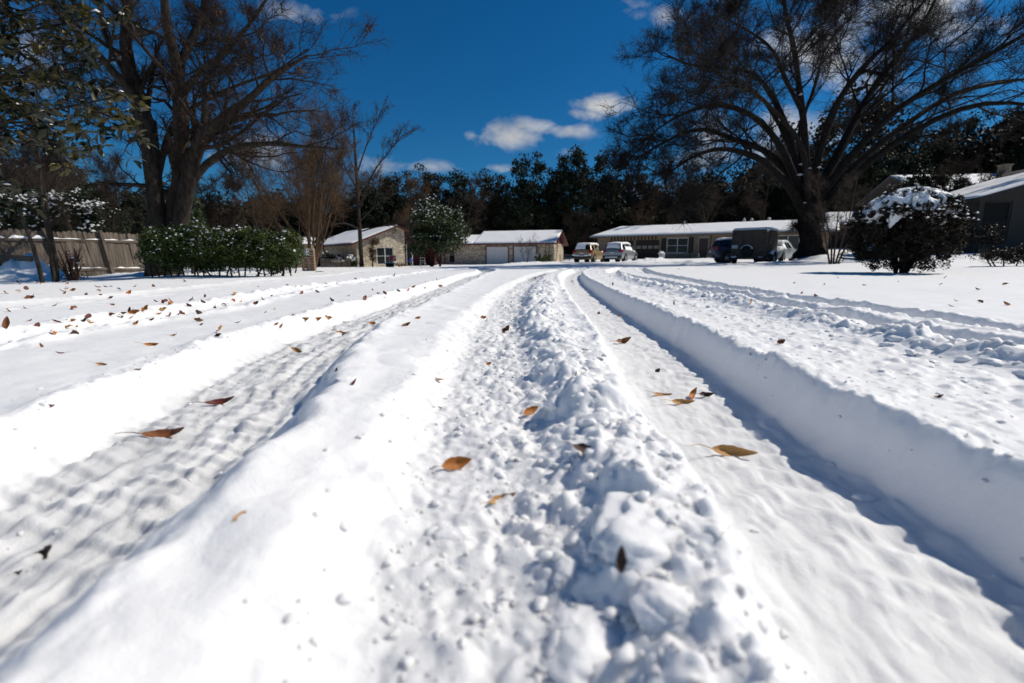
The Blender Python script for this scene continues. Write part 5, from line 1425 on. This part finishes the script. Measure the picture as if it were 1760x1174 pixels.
SUVST = [(-2.32, .80, .86, .88, .72, .42), (-2.28, .88, 1.00, 1.04, .80, .36), (-2.20, .91, 1.06, 1.12, .78, .34), (-1.98, .93, 1.08, 1.58, .66, .32), (-1.75, .93, 1.07, 1.64, .67, .30), (-.9, .93, 1.04, 1.70, .68, .28), (0, .93, 1.02, 1.70, .68, .28),
         (.55, .93, 1.01, 1.62, .66, .28), (1.20, .92, 1.00, 1.05, .74, .28), (1.8, .90, .94, .98, .72, .28), (2.2, .84, .82, .86, .66, .32), (2.34, .70, .70, .72, .55, .40)]
def face_rear(t, W, zl, lens=True, zbar=.62, col=None, yb=-2.33):
    for s in (-1, 1):
        MB().add([(s * W * .46, yb + .02, zl - .1), (s * W * .30, yb - .015, zl - .08), (s * W * .32, yb + .02, zl + .12), (s * W * .478, yb + .12, zl + .14), (s * W * .507, yb + .26, zl + .10), (s * W * .507, yb + .22, zl - .08)],
                 [(0, 1, 2, 3), (0, 3, 4, 5)] if s < 0 else [(3, 2, 1, 0), (5, 4, 3, 0)]).build('tail_light', TAIL, t)

def place_car(px, Y): p = at_y(px, 450, Y); return (p[0], Y, gz(p[0], Y) - .02)
GOLD = mat('gold_paint', (.30, .20, .10), .35, (.34, .23, .12), 3, metal=.2); SILV = mat('silver_blue_paint', (.26, .28, .31), .3, (.30, .32, .35), 3, metal=.5)
BLUE = mat('blue_paint', (.035, .055, .10), .3, (.042, .068, .12), 3, metal=.4); PALE = mat('pale_silver_paint', (.30, .33, .35), .35, (.34, .37, .39), 3, metal=.3)
def dress(t, b, patch, grid, A, wr, wy, W, rear=True, plate=True, snow_seed=1, roof=(4, 7), zl=1.0, windows=True, sideshow=True):
    for y in wy:
        for s in (-1, 1):
            MB().lathe([(0, s * (W * .5 - .0) ), (wr * 1.22, s * (W * .5 + .004)), (wr * 1.22, s * (W * .5 - .25))], (0, y, wr + .03), 'x', 24).build('wheel_arch', ARCH, t)
            wheel(t, s * (W * .5 - .065), y, wr, .22, s)
    if windows:
        g, _ = patch(2, 5, 3, 11, .06, .014, 5, 8); grid(g, 'rear_window', CGLASS, t)
        for (a_, b_) in ((3.05, 4.6), (4.75, 5.85), (6.0, 7.35)):
            g, _ = patch(a_, 4, b_, 5, .10, .014); grid(g, 'side_window', CGLASS, t)
            g, _ = patch(a_, 11, b_, 12, .10, .014); grid(g, 'side_window', CGLASS, t)
        g, _ = patch(7, 5, 8, 11, .07, .014, 5, 8); grid(g, 'windscreen', CGLASS, t)
    face_rear(t, W, zl)
    MB().box(-W * .46, W * .46, -2.42, -2.28, .38, .60).build('bumper', BLKP, t, bevel=.03)
    pl = MB().box(-.17, .17, -2.375, -2.35, .78, .90).build('license_plate', PLATE, t)

gw = car('station_wagon', 'gold wagon with snow on its roof and tailgate, left of the silver crossover', 'car', place_car(1014, 45.0), R(-28), GOLD, st=SUVST)
t, b, patch, grid, A = gw; dress(t, b, patch, grid, A, .36, (-1.42, 1.45), 1.86)
snow_patch(patch, grid, b, 3.2, 5, 7.2, 11, .12, 3); snow_patch(patch, grid, b, 2.1, 7, 3.2, 11, .05, 5); snow_patch(patch, grid, b, 8, 4.5, 10.5, 11.5, .12, 6)
sb = MB(); V, F = blobs(np.array([[x, -2.38 - .02 * abs(cos(x * 5)), .60 + .10 * abs(x)] for x in np.linspace(-.8, .8, 13)]), .15, rng, .8); npmesh('snow', V, F, SNOW, b)
sv = car('crossover', 'silver crossover with a snowy roof parked in front of the dark garage door', 'car', place_car(1067, 43.2), R(-32), SILV, st=SUVST)
t, b, patch, grid, A = sv; dress(t, b, patch, grid, A, .36, (-1.42, 1.45), 1.86, zl=.98)
snow_patch(patch, grid, b, 3.0, 5, 7.3, 11, .10, 13); snow_patch(patch, grid, b, 2.1, 5.6, 3.0, 10.4, .03, 15); snow_patch(patch, grid, b, 8, 4.5, 10.5, 11.5, .12, 16); snow_patch(patch, grid, b, 4.3, 4.05, 7.3, 4.65, .03, 17); snow_patch(patch, grid, b, 4.3, 11.35, 7.3, 11.95, .03, 18)
MB().box(-.62, .5, -2.45, -2.425, .40, .52).build('skid_plate', WHITEP, t)
bl = car('hatchback', 'blue hatchback mostly hidden behind the brown box trailer', 'car', place_car(1279, 34.0), R(-99), BLUE, st=SUVST)
t, b, patch, grid, A = bl; dress(t, b, patch, grid, A, .37, (-1.42, 1.45), 1.86)
snow_patch(patch, grid, b, 3.0, 5, 7.3, 11, .10, 23); snow_patch(patch, grid, b, 8, 4.5, 10.5, 11.5, .12, 26)
SEDST = [(-2.30, .74, .82, .84, .6, .42), (-2.1, .86, .95, .99, .72, .34), (-1.6, .88, .97, 1.03, .72, .30), (-1.0, .89, .96, 1.38, .60, .28), (-.5, .89, .95, 1.44, .60, .26), (0, .89, .94, 1.45, .60, .26), (.3, .89, .93, 1.42, .60, .26),
         (.5, .89, .93, 1.36, .60, .26), (1.1, .89, .90, .95, .68, .26), (1.7, .87, .84, .88, .66, .28), (2.1, .80, .74, .78, .6, .30), (2.28, .68, .62, .64, .5, .36)]
sd = car('sedan', 'pale silver sedan buried in snow, its front showing right of the box trailer', 'car', place_car(1331, 34.0), R(137), PALE, st=SEDST)
t, b, patch, grid, A = sd
for y in (-1.4, 1.42):
    for s in (-1, 1):
        MB().lathe([(0, s * .885), (.40, s * .889), (.40, s * .65)], (0, y, .35), 'x', 24).build('wheel_arch', ARCH, t); wheel(t, s * .83, y, .32, .2, s)
g, _ = patch(7, 5, 8, 11, .07, .014, 5, 8); grid(g, 'windscreen', CGLASS, t)
for (a_, b_) in ((3.3, 4.8), (5.0, 6.9)):
    for j0 in (4, 11): g, _ = patch(a_, j0, b_, j0 + 1, .10, .014); grid(g, 'side_window', CGLASS, t)
snow_patch(patch, grid, b, 1.0, 5, 8, 11, .13, 33); snow_patch(patch, grid, b, 7.6, 4.3, 10.9, 11.7, .15, 36)
MB().box(-.78, .78, 2.22, 2.36, .30, .52).build('bumper', PALE, t, bevel=.03); MB().box(-.6, .6, 2.362, 2.372, .33, .43).build('grille', BLKP, t)
MB().lathe([(0, 2.335), (.075, 2.335), (.08, 2.31), (.08, 2.24)], (0, 0, .62), 'y', 16).build('badge', BLKP, t)
for s in (-1, 1): MB().lathe([(0, 2.25), (.08, 2.24), (.13, 2.18), (.14, 2.0)], (s * .56, 0, .62), 'y', 14).build('headlight', HEADL, t, True)

# the box trailer
ptr = at_y(1283, 455, 30.0)
TRA = R(-44)
tr = thing('box_trailer', 'tall brown box trailer with a spare wheel on its rear, parked on the lawn', 'trailer', (ptr[0], 30.0, gz(ptr[0], 30.0) + .0), TRA)
TRP = mat('brown_trailer_paint', (.060, .040, .027), .7, (.085, .060, .040), 3, .2, 40)
bw_, bl_, z0_, z1_ = 1.02, 2.5, .42, 2.12
mb = MB().box(-bw_, bw_, 0, bl_, z0_, z1_)
mb.build('body', TRP, tr, bevel=.03)
mb = MB()
for x in (-.98, -.33, .31, .94): mb.box(x, x + .045, -.022, -.002, z0_ + .03, z1_ - .03)
mb.box(-1.0, 1.0, -.03, -.002, z1_ - .028, z1_); mb.box(-1.0, 1.0, -.03, -.002, z0_ - .02, z0_ + .03)
for s in (-1, 1):
    for y in (.5, 1.05, 1.6, 2.1):
        a = (bw_ + .002) * s; c = (bw_ + .022) * s; mb.box(min(a, c), max(a, c), y, y + .045, z0_ + .03, z1_ - .03)
mb.build('rib', TRP, tr)
for z in (.7, 1.3, 1.85):
    for s in (-1, 1): MB().box(s * .86 - .09, s * .86 + .09, -.045, -.024, z, z + .06).build('hinge', BLKP, tr)
MB().box(-.35, -.30, -.06, -.024, 1.0, 1.5).build('door_latch', BLKP, tr)
sw = MB().lathe([(.20, -.25), (.31, -.25), (.345, -.21), (.35, -.10), (.33, -.05), (.20, -.05), (.19, -.15)], (-.02, 0, .80), 'y', 28).build('spare_wheel', TYRE, tr, True)
MB().lathe([(.20, -.20), (.17, -.16), (0, -.15)], (-.02, 0, .80), 'y', 28).lathe([(0, -.21), (.05, -.20), (.06, -.15)], (-.02, 0, .80), 'y', 12).build('rim', BLKP, sw, True)
MB().box(-.06, .02, -.06, -.024, .6, 1.0).build('wheel_bracket', BLKP, tr)
a_ = np.linspace(.12 * pi, .88 * pi, 16)
V = np.concatenate([np.stack([-.02 + np.cos(a_) * r1, np.full(16, y1), .80 + np.sin(a_) * r1], 1) for r1, y1 in ((.352, -.24), (.40, -.20), (.40, -.10), (.352, -.06))])
F = [(r * 16 + k, r * 16 + k + 1, r * 16 + 17 + k, r * 16 + 16 + k) for r in range(3) for k in range(15)]
MB().add(V, F).build('snow', SNOW, sw, True)
pl = MB().box(-.97, -.60, -.04, -.024, .98, 1.20).build('plate', PLATE, tr)
for s in (-1, 1):
    tl = MB().box(s * .78 - .11, s * .78 + .11, -.07, -.03, .33, .42).build('tail_light', TAIL, tr); V, F = blobs(np.array([[s * .78 + dx, -.06, .44] for dx in (-.07, 0, .07)]), .09, rng, .7); npmesh('snow', V, F, SNOW, tl)
    fd_ = MB(); aa = np.linspace(0, pi, 13); V = []
    for x in (bw_ + .01, bw_ + .27): V += [(s * x, 1.15 + .46 * cos(q), .36 + .42 * sin(q)) for q in aa]
    n_ = 13; F = [(k, k + 1, n_ + k + 1, n_ + k) for k in range(12)]; V += [(s * (bw_ + .27), 1.15 + .40 * cos(q), .36 + .36 * sin(q)) for q in aa]; F += [(n_ + k, n_ + k + 1, 2 * n_ + k + 1, 2 * n_ + k) for k in range(12)]
    fo = fd_.add(V, F).build('fender', BLKP, tr, True)
    V = []; 
    for x, h in ((bw_ + .02, .04), (bw_ + .10, .12), (bw_ + .20, .11), (bw_ + .272, .01)): V += [(s * x, 1.15 + (.46 + h) * cos(q), .37 + (.42 + h) * sin(q)) for q in aa[2:-2]]
    F = [(r * 9 + k, r * 9 + k + 1, r * 9 + 10 + k, r * 9 + 9 + k) for r in range(3) for k in range(8)]
    MB().add(V, F).build('snow', SNOW, fo, True)
    wheel(tr, s * (bw_ + .14), 1.15, .34, .2, s)
wf = MB().box(bw_ + .004, bw_ + .03, .62, 1.02, 1.30, 1.85).build('side_window', mat('trailer_window', (.012, .010, .009), .3), tr)
MB().box(bw_ + .004, bw_ + .05, 1.62, 1.72, 1.36, 1.46).build('marker_light', BLKP, tr)
MB().box(-.9, .9, -.02, 2.6, .30, .40).box(-.05, .05, 2.6, 3.7, .30, .40).build('chassis', BLKP, tr); MB().box(-.03, .03, 3.5, 3.56, -.05, .6).build('jack_stand', GREYP, tr)
V, F = snow_sheet([(-bw_, 0, z1_), (bw_, 0, z1_), (bw_, bl_, z1_), (-bw_, bl_, z1_)], .16, 71, nu=30, nv=30); npmesh('snow', V, F, SNOW, tr)
V, F = blobs(np.array([[bw_ + .01, .1, z1_ - .04], [bw_, .25, z1_ - .06], [bw_ + .01, 2.2, z1_ - .05], [bw_, 2.38, z1_ - .1]]), .10, rng, 1.3); npmesh('snow', V, F, SNOW, tr)

# ================================================================== fallen leaves
LC = {'orange': mat('orange_leaf', (.42, .12, .010), .45, (.55, .20, .02), 30, .3, 90), 'brown': mat('brown_leaf', (.15, .045, .010), .5, (.28, .095, .022), 30, .3, 90),
      'dark': mat('dark_leaf', (.03, .010, .005), .5, (.075, .022, .010), 30, .3, 90), 'tan': mat('tan_leaf', (.40, .19, .05), .5, (.52, .29, .09), 30, .3, 90), 'red': mat('red_brown_leaf', (.09, .014, .008), .45, (.17, .035, .015), 30, .3, 90)}
def leaf_mesh(name, wd, curl, twist, stem, seed, m, wave=.0):
    """unit-length blade along x with a midrib crease, curl along its length and a stalk"""
    rs = np.random.default_rng(seed); n = 14; V = []; F = []
    for i in range(n):
        t = i / (n - 1); w = wd * (sin(pi * t ** .85) ** .8) * (1 + .06 * rs.normal()) + .004
        x = (t - .5) * (1 - abs(curl) * .25); z = curl * ((t - .5) ** 2 * 4 - .3) * .25; a = twist * (t - .5) + .1 * rs.normal() * .4
        for j, q in enumerate((-1, -.55, 0, .55, 1)):
            yy = q * w; zz = abs(q) ** 1.3 * w * .45 + wave * sin(t * 14 + q * 3) * w * abs(q)
            V.append((x, yy * cos(a) - zz * sin(a), z + yy * sin(a) + zz * cos(a)))
    for i in range(n - 1):
        for j in range(4): F.append((i * 5 + j, i * 5 + j + 1, i * 5 + 6 + j, i * 5 + 5 + j))
    k = len(V); x0, _, z0 = V[2]
    for i in range(5):
        t = i / 4; r_ = .012 - .005 * t
        for a in (0, 2.1, 4.2): V.append((x0 - t * stem, .05 * sin(t * 3) + r_ * cos(a), z0 + .10 * t * t * stem * 3 + r_ * sin(a)))
    for i in range(4):
        for j in range(3): F.append((k + i * 3 + j, k + i * 3 + (j + 1) % 3, k + i * 3 + 3 + (j + 1) % 3, k + i * 3 + 3 + j))
    me = bpy.data.meshes.new(name); me.from_pydata(V, [], F); me.materials.append(m); me.polygons.foreach_set('use_smooth', [True] * len(F)); me.update()
    return me
LM = {}
for cn, m in LC.items():
    for v, (wd, cu, tw, stm, wv) in enumerate([(.19, .35, .3, .22, .1), (.13, .9, .9, .35, .2), (.24, .6, .6, .15, .3), (.10, .7, .4, .4, .1), (.2, -.8, .8, .2, .3)]):
        LM[cn, v] = leaf_mesh('fallen_leaf', wd, cu, tw, stm, v * 7 + len(cn), m, wv)
def hit(px, py):
    d = ray(px, py); tt = np.exp(np.linspace(np.log(.3), np.log(60), 1600)); P = CAM[None] + d[None] * tt[:, None]
    h = ground_z(P[:, 0], P[:, 1]); k = np.argmax(P[:, 2] < h)
    if k == 0: return None
    lo, hi = tt[k - 1], tt[k]
    tf = np.linspace(lo, hi, 24); P = CAM[None] + d[None] * tf[:, None]; h = ground_z(P[:, 0], P[:, 1]); k = max(1, np.argmax(P[:, 2] < h)); return P[k], tf[k]
def put_leaf(px, py, size_px, cn, v, rz, pitch, label, group, roll=0.0, upr=0.0):
    q = hit(px, py)
    if q is None: return
    P, dist = q
    dist = max(P[1] * CT - (P[2] - CAM[2]) * ST, .2)
    s = size_px / FPX * dist
    o = bpy.data.objects.new('fallen_leaf', LM[cn, v]); COL.objects.link(o)
    o.scale = (s, s, s); o.location = (P[0], P[1], P[2] + s * (.03 + upr * .75)); o.rotation_euler = (roll, pitch, rz)
    tag(o, label, 'leaf', group)
    return o
G1 = 'fallen leaves scattered over the snow'
PROM = [ # px, py, size px, colour, variant, rz, pitch, roll, raise, label
    (785, 800, 58, 'orange', 0, .25, -.15, .9, .10, 'orange oval leaf tucked against crumbs in the middle trough'),
    (1008, 777, 66, 'dark', 1, -.15, .1, .8, .10, 'half-buried dark brown leaf with an orange base by the churned ridge'),
    (912, 708, 34, 'orange', 0, .5, -.3, 1.0, .14, 'small bright orange leaf upright in the crumbs, farther than the oval one'),
    (1049, 962, 46, 'dark', 0, 1.4, -1.25, .2, .62, 'dark brown leaf standing on edge in the nearest hollow of the churned ridge'),
    (862, 857, 66, 'tan', 1, .5, -.1, .8, -.02, 'pale leaf almost buried in the crumbs in the near middle'),
    (1258, 780, 92, 'tan', 3, -.12, .05, 1.1, .06, 'long tan canoe-shaped leaf on the packed floor of the right rut'),
    (1070, 588, 40, 'brown', 1, .35, -.2, .8, .10, 'curled brown leaf at the edge of the shadow in the right rut'),
    (1172, 692, 50, 'tan', 3, .05, .0, 1.0, .05, 'tan curled leaf in front in the cluster in the right rut'),
    (1190, 680, 38, 'orange', 1, .9, -.5, .6, .12, 'upturned orange-brown leaf in the cluster in the right rut'),
    (1213, 679, 34, 'dark', 1, -.1, -.1, .9, .08, 'dark leaf touching the bank in the cluster in the right rut'),
    (1137, 679, 44, 'tan', 3, .2, .1, .7, .03, 'thin curled leaf lying left of the cluster in the right rut'),
    (380, 692, 58, 'red', 3, .3, -.15, .7, .06, 'dark red curled leaf in the left rut'),
    (286, 748, 84, 'brown', 3, .18, -.1, .7, .05, 'long brown-orange leaf lying across the left rut, nearer the camera'),
    (512, 603, 34, 'tan', 3, -.45, .2, .9, .06, 'orange-tan leaf on the sunlit wall of the left rut'),
    (698, 558, 22, 'brown', 1, .6, -.3, .9, .1, 'brown curled leaf on the far edge of the smooth hump'),
    (718, 546, 13, 'orange', 0, .3, -.3, .9, .1, 'small orange leaf beyond the brown curled one on the hump edge'),
    (640, 555, 14, 'orange', 2, .2, 0, .8, .1, 'small pale orange leaf inside the far left rut'),
    (588, 573, 28, 'tan', 1, -.2, .1, .8, .08, 'lacy torn leaf on the far wall of the left rut'),
    (525, 549, 26, 'tan', 1, -.2, -.1, .9, .1, 'leftmost leaf of the row of three on the left rim'),
    (546, 549, 17, 'orange', 0, .3, -.3, 1.0, .15, 'middle orange leaf of the row of three on the left rim'),
    (563, 546, 18, 'tan', 2, .4, .2, .7, .1, 'rightmost leaf of the row of three on the left rim'),
    (379, 569, 24, 'tan', 2, -.6, -.7, .6, .3, 'pale tan leaf propped up over a dark one on the flat snow'),
    (375, 576, 14, 'dark', 2, .2, -.3, .8, .15, 'dark leaf under the propped pale tan leaf'),
    (262, 592, 30, 'orange', 3, .1, 0, 1.0, .06, 'flat brown-orange leaf alone on the grey snow'),
    (176, 626, 26, 'tan', 3, .0, .1, .9, .06, 'tan leaf with a kinked stalk on the flat snow at left'),
    (238, 634, 15, 'red', 1, .2, 0, .6, .05, 'tiny reddish twig-like leaf right of the kinked one'),
    (13, 562, 26, 'brown', 0, 1.45, -1.3, .5, .42, 'tall brown leaf standing upright at the left edge'),
    (72, 595, 16, 'brown', 1, -1.1, -.9, .5, .2, 'slanting brown leaf in the soft ridge at left'),
    (870, 568, 22, 'brown', 2, .5, -.7, .4, .18, 'star-shaped crumpled leaf in the far churned snow'),
    (831, 545, 14, 'orange', 2, -.2, 0, .8, .08, 'small yellow-orange leaf in the far middle trough'),
    (840, 624, 12, 'orange', 2, .3, -.2, .9, .1, 'small orange leaf on the left edge of the churned snow'),
    (756, 700, 18, 'orange', 3, -.5, .1, .8, .04, 'small orange leaf poking from the smooth hump'),
    (606, 660, 26, 'red', 3, 1.0, -.6, .5, .12, 'thin reddish leaf standing on the lump at the left rut'),
    (578, 636, 10, 'dark', 0, 1.2, -1.0, .5, .25, 'tiny dark upright leaf just beyond the thin reddish one'),
    (1342, 588, 18, 'brown', 2, .1, -.4, .9, .15, 'brown crinkled leaf on the flat top of the right bank'),
    (1158, 522, 12, 'brown', 3, 1.2, -1.2, .3, .35, 'stick-like brown leaf upright near the far bank edge'),
    (1053, 488, 8, 'orange', 0, 1.2, -1.1, .3, .3, 'tiny upright orange leaf at the bend of the far ruts'),
    (1612, 682, 22, 'red', 1, .0, -.3, .6, .1, 'red-tipped leaf in a dimple on the right bank top'),
    (1247, 545, 6, 'dark', 0, .3, -.3, .6, .2, 'tiny dark leaf near the crest of the right bank'),
    (85, 697, 30, 'red', 3, .05, 0, .8, .02, 'pinkish leaf mostly sunk in the snow left of the left rut'),
    (76, 955, 46, 'dark', 2, .6, -.7, .5, .08, 'dark brown leaf crumpled in the left rut at the lower left corner'),
    (30, 985, 30, 'dark', 1, .3, -.3, .6, .05, 'small dark leaf scrap nearest the lower left corner'),
    (412, 885, 30, 'tan', 0, 1.2, -.2, .4, -.06, 'faint leaf buried under the smooth hump near the camera'),
    (948, 518, 9, 'brown', 1, .3, 0, .8, .1, 'tiny brown leaf near the far churned ridge'),
    (968, 540, 6, 'brown', 2, .3, 0, .8, .1, 'speck of brown leaf right of the churned ridge'),
    (990, 641, 10, 'dark', 3, 1.2, -1.0, .4, .2, 'thin dark leaf upright on the packed snow right of the ridge'),
    (232, 537, 22, 'orange', 0, .1, -.2, 1.0, .14, 'bright orange leaf at the centre of the left leaf cluster'),
    (250, 533, 18, 'orange', 2, .8, -.8, .6, .3, 'orange leaf tilted up at the right of the left leaf cluster'),
    (223, 534, 12, 'dark', 0, 1.4, -1.2, .4, .35, 'dark upright leaf in the left leaf cluster'),
    (212, 538, 13, 'brown', 0, .2, -.2, .9, .12, 'brown leaf at the left of the left leaf cluster'),
    (234, 556, 14, 'orange', 2, .7, -.6, .6, .2, 'orange leaf on the snow just below the left leaf cluster'),
    (347, 557, 11, 'brown', 0, -.4, -.2, .9, .15, 'brown leaf between the left cluster and the propped tan leaf'),
    (195, 523, 16, 'orange', 3, -.3, 0, 1.0, .1, 'narrow orange leaf above the left leaf cluster'),
    (191, 511, 10, 'brown', 2, .3, -.3, .8, .2, 'small tent-like orange leaf above the narrow one'),
]
for (px, py, sz, cn, v, rz_, pt_, rl, up_, lb) in PROM:
    o = put_leaf(px, py + 2, sz, cn, v, rz_, pt_, lb, G1, rl, up_)
    if 'nearest hollow' in lb: o.location.y -= .05; o.location.z += .022
rs = np.random.default_rng(500)
SM = [(9, 505), (33, 502), (45, 498), (42, 531), (15, 536), (63, 561), (98, 555), (95, 526), (52, 513), (58, 509), (117, 497), (111, 505), (127, 500), (112, 497), (148, 507), (169, 495), (171, 501), (183, 494), (205, 499), (222, 505), (233, 493), (264, 493), (268, 519), (283, 521), (294, 523), (293, 518), (329, 517), (332, 516), (350, 521), (353, 511), (372, 530), (325, 527), (280, 534), (273, 541), (293, 544), (192, 543), (128, 532), (152, 545), (153, 552), (126, 553), (92, 573), (128, 575), (118, 565), (145, 554), (157, 556), (108, 502), (404, 506), (400, 518), (415, 519), (385, 525), (343, 540), (312, 540), (307, 542), (227, 549), (260, 551), (208, 545), (240, 470), (318, 484), (340, 552), (410, 555), (300, 577), (104, 609), (510, 493), (518, 493), (519, 505), (571, 518), (545, 503), (452, 515), (440, 523), (477, 560), (484, 563), (640, 499), (663, 505), (686, 501), (662, 513), (702, 500), (711, 495), (750, 481), (757, 494), (678, 475), (627, 515), (30, 485), (70, 489), (560, 488), (610, 480), (660, 488), (1152, 506), (1166, 463), (1188, 457), (1364, 487), (1417, 490), (1378, 505), (1402, 510), (1484, 491), (1617, 490), (1625, 478), (1642, 518), (1685, 520), (1731, 525), (1728, 490), (1680, 499), (1634, 527), (1290, 520), (1030, 540), (900, 570), (1130, 640), (1065, 545), (755, 655), (1440, 478), (1545, 485), (880, 520), (868, 530), (862, 522)]
for (px, py) in SM:
    zone = 'left' if px < 780 else 'middle' if px < 1200 else 'right'
    near = (py - 445) / 100.0
    put_leaf(px + rs.normal() * .6, py, (.6 if zone == 'middle' else .9) * (5 + 9 * near + 4 * rs.random() + (4 if rs.random() < .2 else 0)), ['brown', 'orange', 'dark', 'brown', 'tan', 'red'][rs.integers(6)], int(rs.integers(5)), rs.random() * 6.28, -rs.random() * .9, 
             {'left': 'small dry brown leaf lying on the flat snow left of the ruts', 'middle': 'small dry leaf lying in or between the wheel ruts', 'right': 'small dry leaf lying on the flat snow right of the ruts'}[zone],
             {'left': 'small fallen leaves left of the ruts', 'middle': 'small fallen leaves among the ruts', 'right': 'small fallen leaves right of the ruts'}[zone], .4 + .6 * rs.random(), .08 + .15 * rs.random())
for _ in range(26):
    px = 760 * rs.random() ** 1.3; py = 478 + (rs.random() ** 1.2) * 85
    if py < 480 and px < 520: py += 12
    put_leaf(px, py, 3 + 5 * (py - 445) / 100 + 3 * rs.random(), ['brown', 'orange', 'dark', 'brown', 'tan', 'red'][rs.integers(6)], int(rs.integers(5)), rs.random() * 6.28, -rs.random() * .6, 'small dry brown leaf lying on the flat snow left of the ruts', 'small fallen leaves left of the ruts', .4 + .6 * rs.random(), .05)

# ================================================================== chunks of broken snow
def ico(sub=3):
    import bmesh
    bm = bmesh.new(); bmesh.ops.create_icosphere(bm, subdivisions=sub, radius=1.0)
    V = np.array([v.co[:] for v in bm.verts]); F = np.array([[v.index for v in f.verts] for f in bm.faces]); bm.free(); return V, F
IV, IF = ico(5); IV3, IF3 = ico(2)
def chunk(V, seed, amp=.35):
    n = (fbm(V[:, 0] * 1.4 + seed * 3.1, V[:, 1] * 1.4 + V[:, 2] * 1.1, seed, 3) + fbm(V[:, 2] * 1.5 + seed, V[:, 0] * 1.5 - V[:, 1], seed + 5, 3)) * amp
    # facet it: broken planes
    rs = np.random.default_rng(seed); D = rs.normal(size=(9, 3)); D /= np.linalg.norm(D, axis=1, keepdims=True); lim = .62 + .28 * rs.random(9)
    r = 1 + n
    W = V * r[:, None]
    for d, l in zip(D, lim):
        k = W @ d; ov_ = np.maximum(0, k - l); W = W - (ov_ * .8)[:, None] * d
    fine = (fbm(V[:, 0] * 7 + seed, V[:, 1] * 7 + V[:, 2] * 5, seed + 9, 4) + fbm(V[:, 2] * 7 + seed, V[:, 0] * 6 - V[:, 1] * 4, seed + 11, 4)) * .07
    return W * (1 + fine)[:, None]
CH = [ # px, py, size px, label
    (1150, 935, 300, 'largest blunt snow chunk on the churned ridge closest to the camera'),
    (1000, 1120, 260, 'broad snow chunk at the bottom edge, middle'),
    (985, 995, 95, 'wedge-shaped snow chunk beside the upright dark leaf'),
    (1035, 725, 92, 'rounded snow chunk on the ridge behind the half-buried dark leaf'),
    (1020, 672, 92, 'biggest mid-distance snow chunk on the churned ridge'),
    (938, 632, 48, 'squarish snow block on the left flank of the ridge'),
    (1020, 632, 34, 'small pyramid of snow standing right of the ridge'),
    (960, 688, 60, 'flat snow slab left of the mid-distance chunks'),
    (970, 600, 60, 'snow chunk near the narrow part of the ridge'),
    (1090, 745, 90, 'snow chunk at the right flank of the ridge by the packed rut'),
    (930, 590, 34, 'small snow chunk on the far left flank of the ridge'),
    (775, 925, 70, 'snow lump at the left edge of the near crumbs'),
    (590, 655, 62, 'smooth snow lump on the rim of the left rut'),
    (1500, 862, 48, 'snow lump lying in the shadow of the right bank'),
    (1435, 800, 26, 'small snow lump in the shadow of the right bank, farther off'),
    (1180, 1070, 200, 'low snow chunk right of the bottom middle one'),
]
for k, (px, py, sz, lb) in enumerate(CH):
    q = hit(px, py)
    if q is None: continue
    P, _ = q; dist = P[1] * CT - (P[2] - CAM[2]) * ST; s = sz / FPX * dist * .5
    rs = np.random.default_rng(900 + k)
    V = chunk(IV if sz > 45 else IV3 * 1.0, 40 + k * 3, .30) * np.array([1.0, .9, .50]); a = rs.random() * 6.28; V = rotv(V, a) * s
    o = npmesh('snow_chunk', V, IF if sz > 45 else IF3, SNOW); o.location = (P[0], P[1] + s * .45, P[2] - s * .30)
    tag(o, lb, 'snow chunk', 'broken snow chunks along the ruts')
# loose crumbs, past counting
rs = np.random.default_rng(777)
Pc = []; Sc = []
def along(L, lat, n, s0, s1, ymax=9, skew=0):
    seg = L[(L[:, 1] > .15) & (L[:, 1] < ymax)]
    w = rs.random(n) ** 1.0
    yy = .2 * (ymax / .2) ** w
    o_ = np.argsort(seg[:, 1]); xx = np.interp(yy, seg[o_, 1], seg[o_, 0]) + rs.normal(size=n) * lat + skew
    Pc.append(np.stack([xx, yy], 1)); Sc.append(s0 + (s1 - s0) * rs.random(n) ** 3)
along(RUT_C, .11, 1300, .002, .009); along(RIDGE, .10, 900, .002, .014); along(RUT_B, .06, 260, .002, .009, skew=.28); along(RUT_B, .18, 500, .002, .010, 7, .62); along(RIDGE_D, .12, 600, .008, .035, 16)
along(RUT_A, .05, 300, .002, .010, 8, -.38); along(RUT_A, .10, 120, .002, .008, 6, 0); along(RUT_D1, .12, 350, .004, .018, 14, -.35); along(RUT_E1, .10, 200, .004, .014, 12, -.25)
Pc = np.concatenate(Pc); Sc = np.concatenate(Sc); Zc = ground_z(Pc[:, 0], Pc[:, 1])
bv = [chunk(IV3, 200 + k, .75) * np.array([1.15, .85, .62]) for k in range(10)]
Vs = []; nI = len(IV3)
for k in range(len(Pc)):
    a = rs.random() * 6.28; Vs.append(rotv(bv[k % 10], a) * Sc[k] + np.array([Pc[k, 0], Pc[k, 1], Zc[k] + Sc[k] * .05]))
V = np.concatenate(Vs); F = (IF3[None] + (np.arange(len(Pc)) * nI)[:, None, None]).reshape(-1, 3)
o = npmesh('snow_crumbs', V, F, SNOW); tag(o, 'loose crumbs of snow thrown up along the wheel ruts', 'snow crumbs', kind='stuff')

# flecks of snow, foliage and dry leaves on one plant or thing are past counting
for o_x in bpy.data.objects:
    if o_x.type == 'MESH' and o_x.parent is not None and o_x.name.split('.')[0] in ('snow', 'dry_leaves', 'stem'):
        o_x['kind'] = 'stuff'
